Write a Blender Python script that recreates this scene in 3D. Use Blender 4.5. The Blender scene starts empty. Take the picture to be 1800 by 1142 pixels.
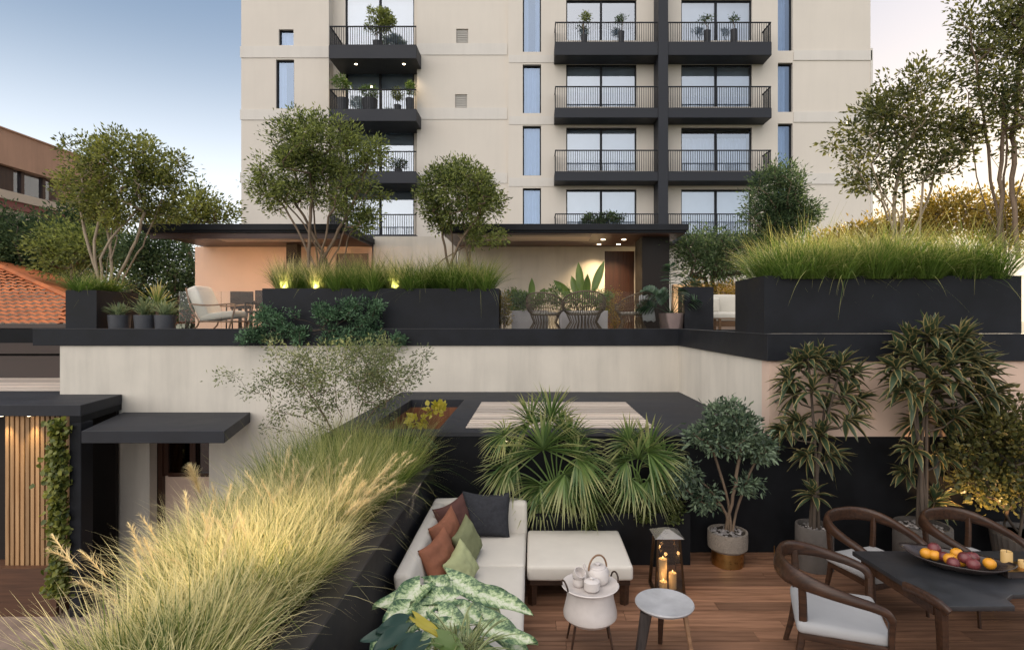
import bpy, bmesh, math, random
import numpy as np
from mathutils import Vector, Matrix, noise as mnoise
random.seed(7); RNG = np.random.default_rng(11)
S = bpy.context.scene; C = S.collection
R = math.radians
# ---------------------------------------------------------------- camera
H = 3.0; FPX = 1000.0; CX = 937.0; CY = 563.0
cam = bpy.data.cameras.new('camera'); camo = bpy.data.objects.new('camera', cam); C.objects.link(camo)
camo.location = (0, 0, H); camo.rotation_euler = (R(90), 0, 0)
cam.sensor_width = 36; cam.lens = 20.0
cam.shift_x = -37 / 1800; cam.shift_y = -8 / 1800
cam.clip_start = 0.05; cam.clip_end = 5000
S.camera = camo
# ---------------------------------------------------------------- sky, sun, exposure
FILL_LOBE = 13.0; SKYMUL = (1.58, 1.75, 2.10)  # strength of the added fill lobe; tint of the sky
SUN_AZ = R(45); SUN_EL = R(17)          # azimuth to the right of the view axis (+Y)
W = bpy.data.worlds.new('World'); S.world = W; W.use_nodes = True
wn = W.node_tree; bg = wn.nodes['Background']
sky = wn.nodes.new('ShaderNodeTexSky'); sky.sky_type = 'NISHITA'; sky.sun_disc = False
sky.sun_elevation = SUN_EL; sky.sun_rotation = SUN_AZ
sky.air_density = 1.0; sky.dust_density = 1.6; sky.ozone_density = 1.2; sky.altitude = 50
# added warm sky lobe up behind the camera, brightening the front walls
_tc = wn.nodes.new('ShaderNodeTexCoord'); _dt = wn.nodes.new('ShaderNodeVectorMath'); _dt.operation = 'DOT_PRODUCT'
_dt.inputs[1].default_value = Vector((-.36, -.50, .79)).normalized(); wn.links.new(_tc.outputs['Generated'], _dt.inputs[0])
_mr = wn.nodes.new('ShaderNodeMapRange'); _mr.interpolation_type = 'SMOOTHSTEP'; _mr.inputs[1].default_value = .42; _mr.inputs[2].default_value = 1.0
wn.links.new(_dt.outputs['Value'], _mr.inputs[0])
_mc = wn.nodes.new('ShaderNodeMix'); _mc.data_type = 'RGBA'; _mc.inputs[6].default_value = (0, 0, 0, 1); _mc.inputs[7].default_value = (FILL_LOBE * 1.0, FILL_LOBE * .89, FILL_LOBE * .77, 1)
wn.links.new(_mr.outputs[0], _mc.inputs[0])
_ad = wn.nodes.new('ShaderNodeVectorMath'); _ad.operation = 'ADD'
_sc = wn.nodes.new('ShaderNodeVectorMath'); _sc.operation = 'MULTIPLY'; _sc.inputs[1].default_value = SKYMUL
wn.links.new(sky.outputs[0], _sc.inputs[0]); _a2 = wn.nodes.new('ShaderNodeVectorMath'); _a2.operation = 'DIVIDE'; _a2.inputs[1].default_value = (6.0, 5.7, 6.0)
_a3 = wn.nodes.new('ShaderNodeVectorMath'); _a3.operation = 'ADD'; _a3.inputs[1].default_value = (1, 1, 1)
_a4 = wn.nodes.new('ShaderNodeVectorMath'); _a4.operation = 'DIVIDE'     # soft shoulder so the sky round the sun keeps its colour
wn.links.new(_sc.outputs[0], _a2.inputs[0]); wn.links.new(_a2.outputs[0], _a3.inputs[0]); wn.links.new(_sc.outputs[0], _a4.inputs[0]); wn.links.new(_a3.outputs[0], _a4.inputs[1])
_sp = wn.nodes.new('ShaderNodeSeparateXYZ'); wn.links.new(_tc.outputs['Generated'], _sp.inputs[0])      # pale haze low over the horizon
_h1 = wn.nodes.new('ShaderNodeMapRange'); _h1.interpolation_type = 'SMOOTHERSTEP'; _h1.inputs[1].default_value = -.02; _h1.inputs[2].default_value = .52; _h1.inputs[3].default_value = 1; _h1.inputs[4].default_value = 0
wn.links.new(_sp.outputs[2], _h1.inputs[0])
_hm = wn.nodes.new('ShaderNodeMix'); _hm.data_type = 'RGBA'; _hm.inputs[6].default_value = (0, 0, 0, 1); _sd = wn.nodes.new('ShaderNodeVectorMath'); _sd.operation = 'DOT_PRODUCT'; _sd.inputs[1].default_value = (math.sin(SUN_AZ), math.cos(SUN_AZ), .03); wn.links.new(_tc.outputs['Generated'], _sd.inputs[0])
_s2 = wn.nodes.new('ShaderNodeMapRange'); _s2.interpolation_type = 'SMOOTHSTEP'; _s2.inputs[1].default_value = .66; _s2.inputs[2].default_value = .985; wn.links.new(_sd.outputs['Value'], _s2.inputs[0])
_hc = wn.nodes.new('ShaderNodeMix'); _hc.data_type = 'RGBA'; _hc.inputs[6].default_value = (5.2, 5.0, 4.7, 1); _hc.inputs[7].default_value = (3.2, 2.0, -2.2, 1)     # white haze, turning peach towards the low sun
wn.links.new(_s2.outputs[0], _hc.inputs[0]); wn.links.new(_hc.outputs[2], _hm.inputs[7]); wn.links.new(_h1.outputs[0], _hm.inputs[0])
_hz = wn.nodes.new('ShaderNodeVectorMath'); _hz.operation = 'ADD'; wn.links.new(_a4.outputs[0], _hz.inputs[0]); wn.links.new(_hm.outputs[2], _hz.inputs[1])
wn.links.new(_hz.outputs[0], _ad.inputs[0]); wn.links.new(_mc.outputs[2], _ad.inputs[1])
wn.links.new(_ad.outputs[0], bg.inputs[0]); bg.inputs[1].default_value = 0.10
sl = bpy.data.lights.new('sun', 'SUN'); so = bpy.data.objects.new('sun', sl); C.objects.link(so)
sl.energy = 4.0; sl.angle = R(0.6); sl.color = (1.0, 0.80, 0.55)
so.rotation_euler = Vector((-math.sin(SUN_AZ) * math.cos(SUN_EL), -math.cos(SUN_AZ) * math.cos(SUN_EL), -math.sin(SUN_EL))).to_track_quat('-Z', 'Y').to_euler()
so.location = (20, 20, 30)
S.view_settings.view_transform = 'Standard'; S.view_settings.look = 'None'
S.view_settings.exposure = 0.9; S.view_settings.gamma = 1
try:
    S.cycles.max_bounces = 8; S.cycles.transparent_max_bounces = 24; S.cycles.sample_clamp_indirect = 6
except Exception: pass

def P(px, py, d):
    return Vector(((px - CX) * d / FPX, d, H - (py - CY) * d / FPX))
def XP(px, d): return (px - CX) * d / FPX
def ZP(py, d): return H - (py - CY) * d / FPX

# ---------------------------------------------------------------- materials
def nodes(name):
    m = bpy.data.materials.new(name); m.use_nodes = True
    n = m.node_tree.nodes; l = m.node_tree.links
    return m, n, l, n['Principled BSDF']
def tex_coord(n, l, scale=(1, 1, 1), kind='Object'):
    tc = n.new('ShaderNodeTexCoord'); mp = n.new('ShaderNodeMapping'); mp.inputs['Scale'].default_value = scale
    l.new(tc.outputs[kind], mp.inputs[0]); return mp.outputs[0]
def ramp(n, l, fac, stops):
    r = n.new('ShaderNodeValToRGB'); l.new(fac, r.inputs[0]); e = r.color_ramp.elements
    while len(e) < len(stops): e.new(0.5)
    for k, (p, c) in enumerate(stops):
        e[k].position = p; e[k].color = (*c, 1)
    return r.outputs[0]
def noise(n, l, co, scale, detail=4, rough=.55):
    t = n.new('ShaderNodeTexNoise'); t.inputs['Scale'].default_value = scale; t.inputs['Detail'].default_value = detail
    t.inputs['Roughness'].default_value = rough
    l.new(co, t.inputs['Vector']); return t.outputs[0]
def bump(n, l, b, h, strength=.2, dist=.01):
    bp = n.new('ShaderNodeBump'); bp.inputs['Strength'].default_value = strength; bp.inputs['Distance'].default_value = dist
    l.new(h, bp.inputs['Height']); l.new(bp.outputs[0], b.inputs['Normal'])
def sc(c, k): return tuple(min(1, x * k) for x in c)
def surf(name, col, rough=.6, var=.12, scale=3, bscale=60, bstr=.15, bdist=.004, metal=0, spec=.5, stretch=(1, 1, 1), stain=0):
    m, n, l, b = nodes(name)
    co = tex_coord(n, l, stretch)
    f = noise(n, l, co, scale, 6, .6)
    c = ramp(n, l, f, [(.3, sc(col, 1 - var)), (.7, sc(col, 1 + var))])
    if stain:
        co2 = tex_coord(n, l, (1.2, 1.2, .12)); f2 = noise(n, l, co2, 2.2, 6, .65)
        g = ramp(n, l, f2, [(.45, (1, 1, 1)), (.78, (1 - stain,) * 3)])
        mx = n.new('ShaderNodeMix'); mx.data_type = 'RGBA'; mx.blend_type = 'MULTIPLY'; mx.inputs[0].default_value = 1
        l.new(c, mx.inputs[6]); l.new(g, mx.inputs[7]); c = mx.outputs[2]
    l.new(c, b.inputs['Base Color'])
    rr = ramp(n, l, f, [(.3, (max(0, rough - .08),) * 3), (.7, (min(1, rough + .08),) * 3)])
    l.new(rr, b.inputs['Roughness'])
    b.inputs['Metallic'].default_value = metal; b.inputs['Specular IOR Level'].default_value = spec
    if bstr: bump(n, l, b, noise(n, l, co, bscale, 5), bstr, bdist)
    return m
def leafmat(name, dark, light, trans=.35, rough=.45, clump=1.2, spec=.35, tip=None, tip_at=.55):
    """leaf: colour varies per leaf and by clump; optional colour along the blade (UV v)"""
    m, n, l, b = nodes(name)
    g = n.new('ShaderNodeNewGeometry')
    co = tex_coord(n, l); nz = noise(n, l, co, clump, 2)
    mth = n.new('ShaderNodeMath'); mth.operation = 'MULTIPLY_ADD'; l.new(nz, mth.inputs[0]); mth.inputs[1].default_value = 1.1; mth.inputs[2].default_value = -.55
    ad = n.new('ShaderNodeMath'); ad.operation = 'ADD'; ad.use_clamp = True
    l.new(g.outputs['Random Per Island'], ad.inputs[0]); l.new(mth.outputs[0], ad.inputs[1])
    mid = tuple((a + c) / 2 for a, c in zip(dark, light))
    col = ramp(n, l, ad.outputs[0], [(0, dark), (.55, mid), (1, light)])
    if tip:
        uv = n.new('ShaderNodeUVMap'); sp = n.new('ShaderNodeSeparateXYZ'); l.new(uv.outputs[0], sp.inputs[0])
        ml = n.new('ShaderNodeMath'); ml.operation = 'MULTIPLY'; l.new(ad.outputs[0], ml.inputs[0]); ml.inputs[1].default_value = .5
        sm = n.new('ShaderNodeMath'); sm.operation = 'ADD'; l.new(sp.outputs[1], sm.inputs[0]); l.new(ml.outputs[0], sm.inputs[1])
        f = ramp(n, l, sm.outputs[0], [(tip_at, (0, 0, 0)), (min(1, tip_at + .5), (1, 1, 1))])
        mx = n.new('ShaderNodeMix'); mx.data_type = 'RGBA'; l.new(f, mx.inputs[0]); l.new(col, mx.inputs[6]); mx.inputs[7].default_value = (*tip, 1)
        col = mx.outputs[2]
    l.new(col, b.inputs['Base Color']); b.inputs['Roughness'].default_value = rough; b.inputs['Specular IOR Level'].default_value = spec
    t = n.new('ShaderNodeBsdfTranslucent')
    hs = n.new('ShaderNodeHueSaturation'); hs.inputs['Value'].default_value = 1.7; hs.inputs['Saturation'].default_value = 1.1; hs.inputs['Hue'].default_value = .49
    l.new(col, hs.inputs['Color']); l.new(hs.outputs[0], t.inputs[0])
    ms = n.new('ShaderNodeMixShader'); ms.inputs[0].default_value = trans
    l.new(b.outputs[0], ms.inputs[1]); l.new(t.outputs[0], ms.inputs[2])
    l.new(ms.outputs[0], n['Material Output'].inputs[0])
    return m
def stripemat(name, mid, edge, trans=.2, w=.33):
    """strap leaf with pale margins (UV u)"""
    m, n, l, b = nodes(name)
    uv = n.new('ShaderNodeUVMap'); sp = n.new('ShaderNodeSeparateXYZ'); l.new(uv.outputs[0], sp.inputs[0])
    a = n.new('ShaderNodeMath'); a.operation = 'SUBTRACT'; l.new(sp.outputs[0], a.inputs[0]); a.inputs[1].default_value = .5
    ab = n.new('ShaderNodeMath'); ab.operation = 'ABSOLUTE'; l.new(a.outputs[0], ab.inputs[0])
    g = n.new('ShaderNodeNewGeometry')
    mg = ramp(n, l, g.outputs['Random Per Island'], [(0, sc(mid, .6)), (1, sc(mid, 1.5))])
    eg = ramp(n, l, g.outputs['Random Per Island'], [(0, sc(edge, .75)), (1, edge)])
    f = ramp(n, l, ab.outputs[0], [(w - .06, (0, 0, 0)), (w + .06, (1, 1, 1))])
    mx = n.new('ShaderNodeMix'); mx.data_type = 'RGBA'; l.new(f, mx.inputs[0]); l.new(mg, mx.inputs[6]); l.new(eg, mx.inputs[7])
    l.new(mx.outputs[2], b.inputs['Base Color']); b.inputs['Roughness'].default_value = .4
    t = n.new('ShaderNodeBsdfTranslucent'); l.new(mx.outputs[2], t.inputs[0])
    ms = n.new('ShaderNodeMixShader'); ms.inputs[0].default_value = trans
    l.new(b.outputs[0], ms.inputs[1]); l.new(t.outputs[0], ms.inputs[2]); l.new(ms.outputs[0], n['Material Output'].inputs[0])
    return m
def woodmat(name, c1, c2, rough=.45, scale=3, axis='X', per_island=True, spec=.4):
    m, n, l, b = nodes(name)
    st = {'X': (.6, 9, 9), 'Y': (9, .6, 9), 'Z': (9, 9, .6)}[axis]
    co = tex_coord(n, l, st)
    g = n.new('ShaderNodeNewGeometry')
    if per_island:
        vm = n.new('ShaderNodeVectorMath'); vm.operation = 'MULTIPLY_ADD'
        cb = n.new('ShaderNodeCombineXYZ')
        for k in range(3): l.new(g.outputs['Random Per Island'], cb.inputs[k])
        l.new(cb.outputs[0], vm.inputs[0]); vm.inputs[1].default_value = (37, 23, 11); l.new(co, vm.inputs[2]); co = vm.outputs[0]
    f = noise(n, l, co, scale, 8, .6)
    col = ramp(n, l, f, [(.32, c1), (.5, tuple((a + b_) / 2 for a, b_ in zip(c1, c2))), (.7, c2)])
    if per_island:
        v = ramp(n, l, g.outputs['Random Per Island'], [(0, (.52, .53, .55)), (1, (1.0, 1.0, 1.0))])
        mx = n.new('ShaderNodeMix'); mx.data_type = 'RGBA'; mx.blend_type = 'MULTIPLY'; mx.inputs[0].default_value = 1
        l.new(col, mx.inputs[6]); l.new(v, mx.inputs[7]); col = mx.outputs[2]
    l.new(col, b.inputs['Base Color']); b.inputs['Specular IOR Level'].default_value = spec
    rr = ramp(n, l, f, [(.3, (rough + .1,) * 3), (.7, (rough - .1,) * 3)]); l.new(rr, b.inputs['Roughness'])
    bump(n, l, b, f, .12, .004)
    return m
def glassmat(name, tint=(.55, .65, .75), refl=.35, rough=.02, gtint=(1, 1, 1)):
    m, n, l, b = nodes(name); n.remove(b)
    tr = n.new('ShaderNodeBsdfTransparent'); tr.inputs[0].default_value = (*tint, 1)
    gl = n.new('ShaderNodeBsdfGlossy'); gl.inputs['Roughness'].default_value = rough; gl.inputs[0].default_value = (*gtint, 1)
    fr = n.new('ShaderNodeFresnel'); fr.inputs[0].default_value = 1.5
    ad = n.new('ShaderNodeMath'); ad.operation = 'ADD'; ad.use_clamp = True; l.new(fr.outputs[0], ad.inputs[0]); ad.inputs[1].default_value = refl
    ms = n.new('ShaderNodeMixShader'); l.new(ad.outputs[0], ms.inputs[0]); l.new(tr.outputs[0], ms.inputs[1]); l.new(gl.outputs[0], ms.inputs[2])
    l.new(ms.outputs[0], n['Material Output'].inputs[0]); return m
def emit(name, col, k):
    m, n, l, b = nodes(name); n.remove(b)
    e = n.new('ShaderNodeEmission'); e.inputs[0].default_value = (*col, 1); e.inputs[1].default_value = k
    l.new(e.outputs[0], n['Material Output'].inputs[0]); return m

M = {}
M['plaster'] = surf('plaster', (.60, .55, .475), .85, .07, 1.1, 90, .25, .004, stain=.17)
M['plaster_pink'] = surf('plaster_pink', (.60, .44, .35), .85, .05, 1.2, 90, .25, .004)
M['tower_wall'] = surf('tower_wall', (.63, .577, .512), .85, .04, .35, 40, .2, .006, stain=.035)
M['tower_trim'] = surf('tower_trim', (.62, .585, .54), .85, .04, .6, 40, .2, .006, stain=.06)
M['black'] = surf('black_render', (.0060, .0065, .008), .65, .5, 2.5, 120, .2, .002, spec=.16)
M['black_steel'] = surf('black_steel', (.0100, .0110, .0145), .55, .42, 2.2, 150, .08, .001, spec=.22)
M['black_warm'] = surf('black_warm', (.014, .010, .0085), .55, .2, 2, 120, .15, .002, spec=.25)
M['slate'] = surf('balcony_slate', (.020, .022, .029), .55, .10, 1, 60, .1, .002, spec=.3)
M['roof_black'] = surf('roof_membrane', (.021, .022, .027), .65, .25, 1.4, 70, .3, .003, spec=.3)
M['soffit'] = woodmat('soffit_wood', (.035, .014, .010), (.075, .032, .022), .4, 2, 'X', False)
M['dark_wood'] = woodmat('walnut', (.020, .0095, .0055), (.062, .029, .016), .38, 4, 'X', False)
M['door_wood'] = woodmat('door_wood', (.030, .012, .007), (.060, .024, .014), .35, 2, 'Z', False)
M['deck'] = woodmat('deck_boards', (.15, .072, .040), (.40, .215, .130), .42, 2.2, 'X', True)
M['slat_pale'] = woodmat('pale_slats', (.60, .49, .40), (.74, .64, .55), .6, 2, 'X', True)
M['slat_warm'] = woodmat('warm_slats', (.36, .20, .09), (.52, .32, .16), .5, 2, 'Z', True)
M['plinth'] = woodmat('plinth_wood', (.06, .028, .016), (.11, .052, .03), .5, 2, 'X', False)
M['stone_floor'] = surf('court_stone', (.24, .18, .15), .8, .25, 1.8, 30, .4, .006)
M['terrace_tile'] = surf('terrace_tile', (.30, .27, .24), .7, .12, 2, 50, .2, .003)
M['earth'] = surf('earth', (.075, .08, .05), .95, .3, .05, 3, .4, .05)
M['soil'] = surf('soil', (.030, .022, .016), .95, .4, 20, 60, 1, .02)
M['pebble'] = surf('pebbles', (.22, .20, .19), .5, .5, 12, 80, .2, .003)
M['brown_render'] = surf('brown_render', (.47, .27, .18), .8, .08, .5, 20, .2, .005, stain=.2)
M['cream_render'] = surf('cream_render', (.55, .44, .34), .8, .08, .5, 20, .2, .005)
M['red_band'] = surf('red_band', (.25, .08, .07), .7, .1, .5, 20, .2, .005)
M['tile'] = surf('clay_tile', (.40, .115, .032), .75, .32, 1.7, 30, .3, .008)
M['boards'] = surf('dark_boards', (.055, .038, .032), .6, .15, 3, 50, .2, .003, stretch=(.3, 3, 3))
M['fabric_white'] = surf('sofa_fabric', (.60, .56, .50), .92, .04, 4, 700, .35, .0015, spec=.2)
M['fabric_seat'] = surf('seat_fabric', (.33, .33, .335), .9, .05, 4, 500, .3, .001, spec=.2)
M['fab_char'] = surf('charcoal_fabric', (.035, .036, .042), .9, .25, 30, 500, .4, .001, spec=.2)
M['fab_brown'] = surf('brown_fabric', (.105, .048, .040), .9, .15, 10, 500, .4, .001, spec=.2)
M['fab_rust'] = surf('rust_fabric', (.26, .105, .062), .9, .18, 8, 400, .5, .002, spec=.2)
M['fab_green'] = surf('sage_fabric', (.19, .20, .105), .9, .15, 8, 400, .4, .002, spec=.2)
M['fab_lime'] = surf('pale_sage_fabric', (.36, .38, .20), .9, .12, 8, 400, .4, .002, spec=.2)
M['ceramic'] = surf('ceramic', (.60, .55, .52), .45, .05, 12, 90, .1, .001)
M['ceramic_in'] = surf('glaze', (.45, .41, .39), .35, .08, 12, 90, .1, .001)
M['concrete_seat'] = surf('grey_stool_top', (.36, .36, .37), .6, .18, 6, 120, .2, .002)
M['brass'] = surf('aged_brass', (.42, .25, .09), .32, .3, 9, 50, .2, .002, metal=1)
M['bronze'] = surf('bronze', (.10, .065, .04), .35, .2, 9, 80, .1, .001, metal=.85)
M['stone_pot'] = surf('speckled_pot', (.20, .17, .14), .85, .75, 110, 160, .8, .004)
M['concrete_pot'] = surf('concrete_pot', (.085, .074, .066), .8, .3, 6, 90, .4, .004)
M['pot_mauve'] = surf('mauve_pot', (.20, .145, .135), .7, .12, 6, 90, .2, .003)
M['pot_dark'] = surf('dark_pot', (.040, .042, .050), .55, .2, 6, 60, .2, .003)
M['pot_white'] = surf('white_planter', (.36, .33, .33), .8, .10, 4, 60, .3, .003)
M['candle'] = surf('candle_wax', (.62, .54, .40), .5, .06, 9, 60, .05, .002)
M['candle_gold'] = surf('ochre_candle', (.52, .34, .13), .5, .06, 9, 60, .05, .002)
M['flame'] = emit('flame', (1, .66, .28), 4)
M['rattan'] = surf('rattan', (.10, .066, .040), .6, .25, 20, 90, .2, .002)
M['teak'] = woodmat('teak', (.16, .085, .045), (.30, .175, .10), .45, 4, 'X', False)
M['bark_pale'] = surf('pale_bark', (.30, .235, .165), .9, .3, 9, 60, .6, .01, stretch=(1, 1, .3))
M['bark'] = surf('bark', (.15, .105, .07), .9, .35, 9, 60, .6, .01, stretch=(1, 1, .3))
M['bark_dark'] = surf('dark_bark', (.075, .055, .04), .9, .35, 9, 60, .6, .01, stretch=(1, 1, .3))
M['orange'] = surf('orange_peel', (.62, .27, .02), .4, .1, 8, 240, .3, .001)
M['plum'] = surf('plum_skin', (.125, .028, .03), .35, .45, 9, 90, .1, .001)
M['bowl'] = surf('bowl_glaze', (.040, .030, .028), .3, .35, 9, 60, .1, .001)
M['table_black'] = surf('table_black', (.022, .023, .026), .42, .15, 6, 150, .08, .001)
M['glass'] = glassmat('window_glass', (.76, .81, .86), .34, .015, (.80, .85, .92))
M['glass_blue'] = glassmat('window_glass_blue', (.68, .77, .87), .24, .015, (.58, .71, .92))
M['glass_dark'] = glassmat('dark_glass', (.35, .25, .2), .05, .02)
M['glass_rail'] = glassmat('balustrade_glass', (.96, .97, .965), -.035, .02)
M['lantern_glass'] = glassmat('lantern_glass', (.72, .62, .5), .02, .03)
M['curtain'] = surf('curtain', (.52, .58, .68), .9, .06, 3, 60, .1, .002)
M['sky_reflection_panel'] = surf('sky_reflection_panel', (.62, .67, .72), .9, .05, 2, 60, .1, .002)  # pale tone standing in for sky reflected in the panes
M['room'] = surf('room_dark', (.14, .15, .17), .9, .2, 1, 5, 0)
M['vent'] = surf('vent_panel', (.42, .40, .37), .7, .06, 3, 60, .1, .002)
M['lamp_on'] = emit('lamp_on', (1, .80, .5), 7)
L_ = leafmat
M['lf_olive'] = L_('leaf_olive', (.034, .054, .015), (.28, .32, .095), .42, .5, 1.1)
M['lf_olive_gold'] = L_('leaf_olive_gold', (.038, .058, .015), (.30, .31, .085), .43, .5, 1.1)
M['lf_backlit'] = L_('leaf_backlit', (.022, .032, .010), (.14, .145, .042), .34, .5, 1.1)  # darker olive copy; silhouette shade put into the leaf colour
M['lf_dark'] = L_('leaf_dark', (.018, .038, .018), (.115, .165, .070), .28, .6, .8, .2)
M['lf_deep'] = L_('leaf_deep', (.014, .040, .020), (.135, .245, .125), .22, .42, 2.5, .35)
M['lf_tub'] = L_('leaf_tub', (.022, .042, .026), (.185, .25, .150), .22, .4, 3, .45)
M['lf_grey'] = L_('leaf_grey', (.050, .075, .048), (.20, .24, .15), .28, .45, 1.5)
M['lf_shrub'] = L_('leaf_airy', (.055, .075, .034), (.22, .25, .11), .35, .5, 2)
M['lf_golden'] = L_('leaf_golden', (.085, .075, .015), (.34, .25, .06), .5, .5, 1)
M['lf_ivy'] = L_('leaf_ivy', (.05, .075, .015), (.26, .27, .06), .3, .4, 3)
M['lf_cover'] = L_('leaf_cover', (.030, .045, .012), (.13, .16, .045), .3, .45, 3)
M['lf_palm'] = L_('leaf_palm', (.050, .105, .030), (.25, .35, .115), .34, .38, 2, .45, (.33, .34, .15), .75)
M['lf_plant'] = L_('leaf_plant', (.04, .085, .022), (.17, .25, .065), .32, .38, 2, .45)
M['lf_yucca'] = L_('leaf_yucca', (.08, .12, .06), (.26, .31, .17), .28, .45, 2)
M['lf_monst'] = L_('leaf_split', (.025, .055, .030), (.085, .14, .075), .25, .35, 2, .5)
M['grass_green'] = L_('grass_green', (.045, .092, .018), (.165, .25, .058), .42, .5, .9, .3, (.34, .34, .13), .88)
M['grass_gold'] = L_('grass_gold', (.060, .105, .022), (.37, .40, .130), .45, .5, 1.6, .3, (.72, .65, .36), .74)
M['plume'] = L_('grass_plume', (.50, .42, .24), (.72, .63, .40), .45, .7, 2)
M['dracaena'] = stripemat('dracaena_leaf', (.042, .068, .034), (.38, .30, .125), .25, .37)

# ---------------------------------------------------------------- mesh helpers
def link(name, me, mat, parent=None):
    o = bpy.data.objects.new(name, me); C.objects.link(o)
    if mat is not None: me.materials.append(M[mat] if isinstance(mat, str) else mat)
    if parent is not None:
        o.parent = parent
        o.matrix_parent_inverse = Matrix.Translation(-parent.location) if parent.type == 'EMPTY' else Matrix()
    return o
def tag(o, label=None, cat=None, group=None, kind=None):
    if label: o['label'] = label
    if cat: o['category'] = cat
    if group: o['group'] = group
    if kind: o['kind'] = kind
    return o
def thing(name, label, cat, loc=(0, 0, 0), group=None):
    o = bpy.data.objects.new(name, None); C.objects.link(o); o.location = loc; o.empty_display_size = .2
    return tag(o, label, cat, group)
def npmesh(name, verts, faces, uv=None, smooth=False):
    """verts (N,3), faces (M,k) arrays"""
    me = bpy.data.meshes.new(name); verts = np.ascontiguousarray(verts, np.float32).reshape(-1, 3); faces = np.ascontiguousarray(faces, np.int32)
    k = faces.shape[1]; m = len(faces)
    me.vertices.add(len(verts)); me.vertices.foreach_set('co', verts.ravel())
    me.loops.add(m * k); me.loops.foreach_set('vertex_index', faces.ravel())
    me.polygons.add(m); me.polygons.foreach_set('loop_start', np.arange(0, m * k, k, dtype=np.int32))
    if smooth: me.polygons.foreach_set('use_smooth', np.ones(m, bool))
    if uv is not None:
        ul = me.uv_layers.new(name='UVMap'); ul.data.foreach_set('uv', np.ascontiguousarray(uv[faces.ravel()], np.float32).ravel())
    me.update(calc_edges=True); return me
class MB:
    def __init__(s): s.v = []; s.f = []
    def add(s, vs, fs):
        o = len(s.v); s.v += [tuple(v) for v in vs]; s.f += [tuple(i + o for i in f) for f in fs]; return s
    def box(s, x0, x1, y0, y1, z0, z1):
        return s.add([(x0, y0, z0), (x1, y0, z0), (x1, y1, z0), (x0, y1, z0), (x0, y0, z1), (x1, y0, z1), (x1, y1, z1), (x0, y1, z1)],
                     [(0, 3, 2, 1), (4, 5, 6, 7), (0, 1, 5, 4), (1, 2, 6, 5), (2, 3, 7, 6), (3, 0, 4, 7)])
    def prism(s, poly, z0, z1):
        n = len(poly)
        return s.add([(x, y, z0) for x, y in poly] + [(x, y, z1) for x, y in poly],
                     [tuple(range(n - 1, -1, -1)), tuple(range(n, 2 * n))] + [(i, (i + 1) % n, n + (i + 1) % n, n + i) for i in range(n)])
    def tube(s, pts, r, n=8, caps=True):
        pts = [Vector(p) for p in pts]; rs = r if isinstance(r, (list, tuple)) else [r] * len(pts)
        return s.sweep(pts, rs, rs, n)
    def sweep(s, pts, hw, hh, n=10, e=1.0, up=Vector((0, 0, 1))):
        pts = [Vector(p) for p in pts]; m = len(pts)
        if not isinstance(hw, (list, tuple)): hw = [hw] * m
        if not isinstance(hh, (list, tuple)): hh = [hh] * m
        vs = []; ref = None
        for i, p in enumerate(pts):
            t = (pts[min(i + 1, m - 1)] - pts[max(i - 1, 0)])
            t = t.normalized() if t.length > 1e-9 else Vector((0, 0, 1))
            if ref is None:
                u = up if abs(t.dot(up)) < .95 else Vector((1, 0, 0))
                a = t.cross(u).normalized()
            else:
                a = ref - t * ref.dot(t); a = a.normalized() if a.length > 1e-6 else t.orthogonal().normalized()
            ref = a; b = a.cross(t).normalized()
            for k in range(n):
                g = 2 * math.pi * k / n; c, d = math.cos(g), math.sin(g)
                c = math.copysign(abs(c) ** e, c); d = math.copysign(abs(d) ** e, d)
                vs.append(p + a * (c * hw[i]) + b * (d * hh[i]))
        fs = [(i * n + k, i * n + (k + 1) % n, (i + 1) * n + (k + 1) % n, (i + 1) * n + k) for i in range(m - 1) for k in range(n)]
        fs += [tuple(range(n - 1, -1, -1)), tuple(range((m - 1) * n, m * n))]
        return s.add(vs, fs)
    def lathe(s, prof, n=28, c=(0, 0, 0), mat=None):
        vs = []; m = len(prof)
        for r, z in prof:
            for k in range(n):
                g = 2 * math.pi * k / n; v = Vector((r * math.cos(g), r * math.sin(g), z))
                if mat is not None: v = mat @ v
                vs.append((v.x + c[0], v.y + c[1], v.z + c[2]))
        fs = [(i * n + k, i * n + (k + 1) % n, (i + 1) * n + (k + 1) % n, (i + 1) * n + k) for i in range(m - 1) for k in range(n)]
        if prof[0][0] > 1e-6: fs.append(tuple(range(n - 1, -1, -1)))
        if prof[-1][0] > 1e-6: fs.append(tuple(range((m - 1) * n, m * n)))
        return s.add(vs, fs)
    def build(s, name, mat, parent=None, bevel=0, seg=2, smooth=None, uv=None):
        me = bpy.data.meshes.new(name); me.from_pydata(s.v, [], s.f)
        if bevel:
            bm = bmesh.new(); bm.from_mesh(me)
            es = [e for e in bm.edges if len(e.link_faces) == 2 and e.calc_face_angle(0) > .5]
            bmesh.ops.bevel(bm, geom=es, offset=bevel, segments=seg, profile=.5, affect='EDGES', clamp_overlap=True)
            bm.to_mesh(me); bm.free()
        if smooth is None: smooth = bool(bevel and seg > 1)
        if smooth:
            me.polygons.foreach_set('use_smooth', np.ones(len(me.polygons), bool))
            me.set_sharp_from_angle(angle=R(40))
        me.update(); return link(name, me, mat, parent)
def catmull(pts, n=6):
    pts = [np.array(p, float) for p in pts]; q = [2 * pts[0] - pts[1]] + pts + [2 * pts[-1] - pts[-2]]; out = []
    for i in range(1, len(q) - 2):
        for k in range(n):
            t = k / n; a, b, c, d = q[i - 1], q[i], q[i + 1], q[i + 2]
            out.append(.5 * (2 * b + (c - a) * t + (2 * a - 5 * b + 4 * c - d) * t * t + (3 * b - a - 3 * c + d) * t ** 3))
    out.append(q[-2]); return [Vector(p) for p in out]
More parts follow.
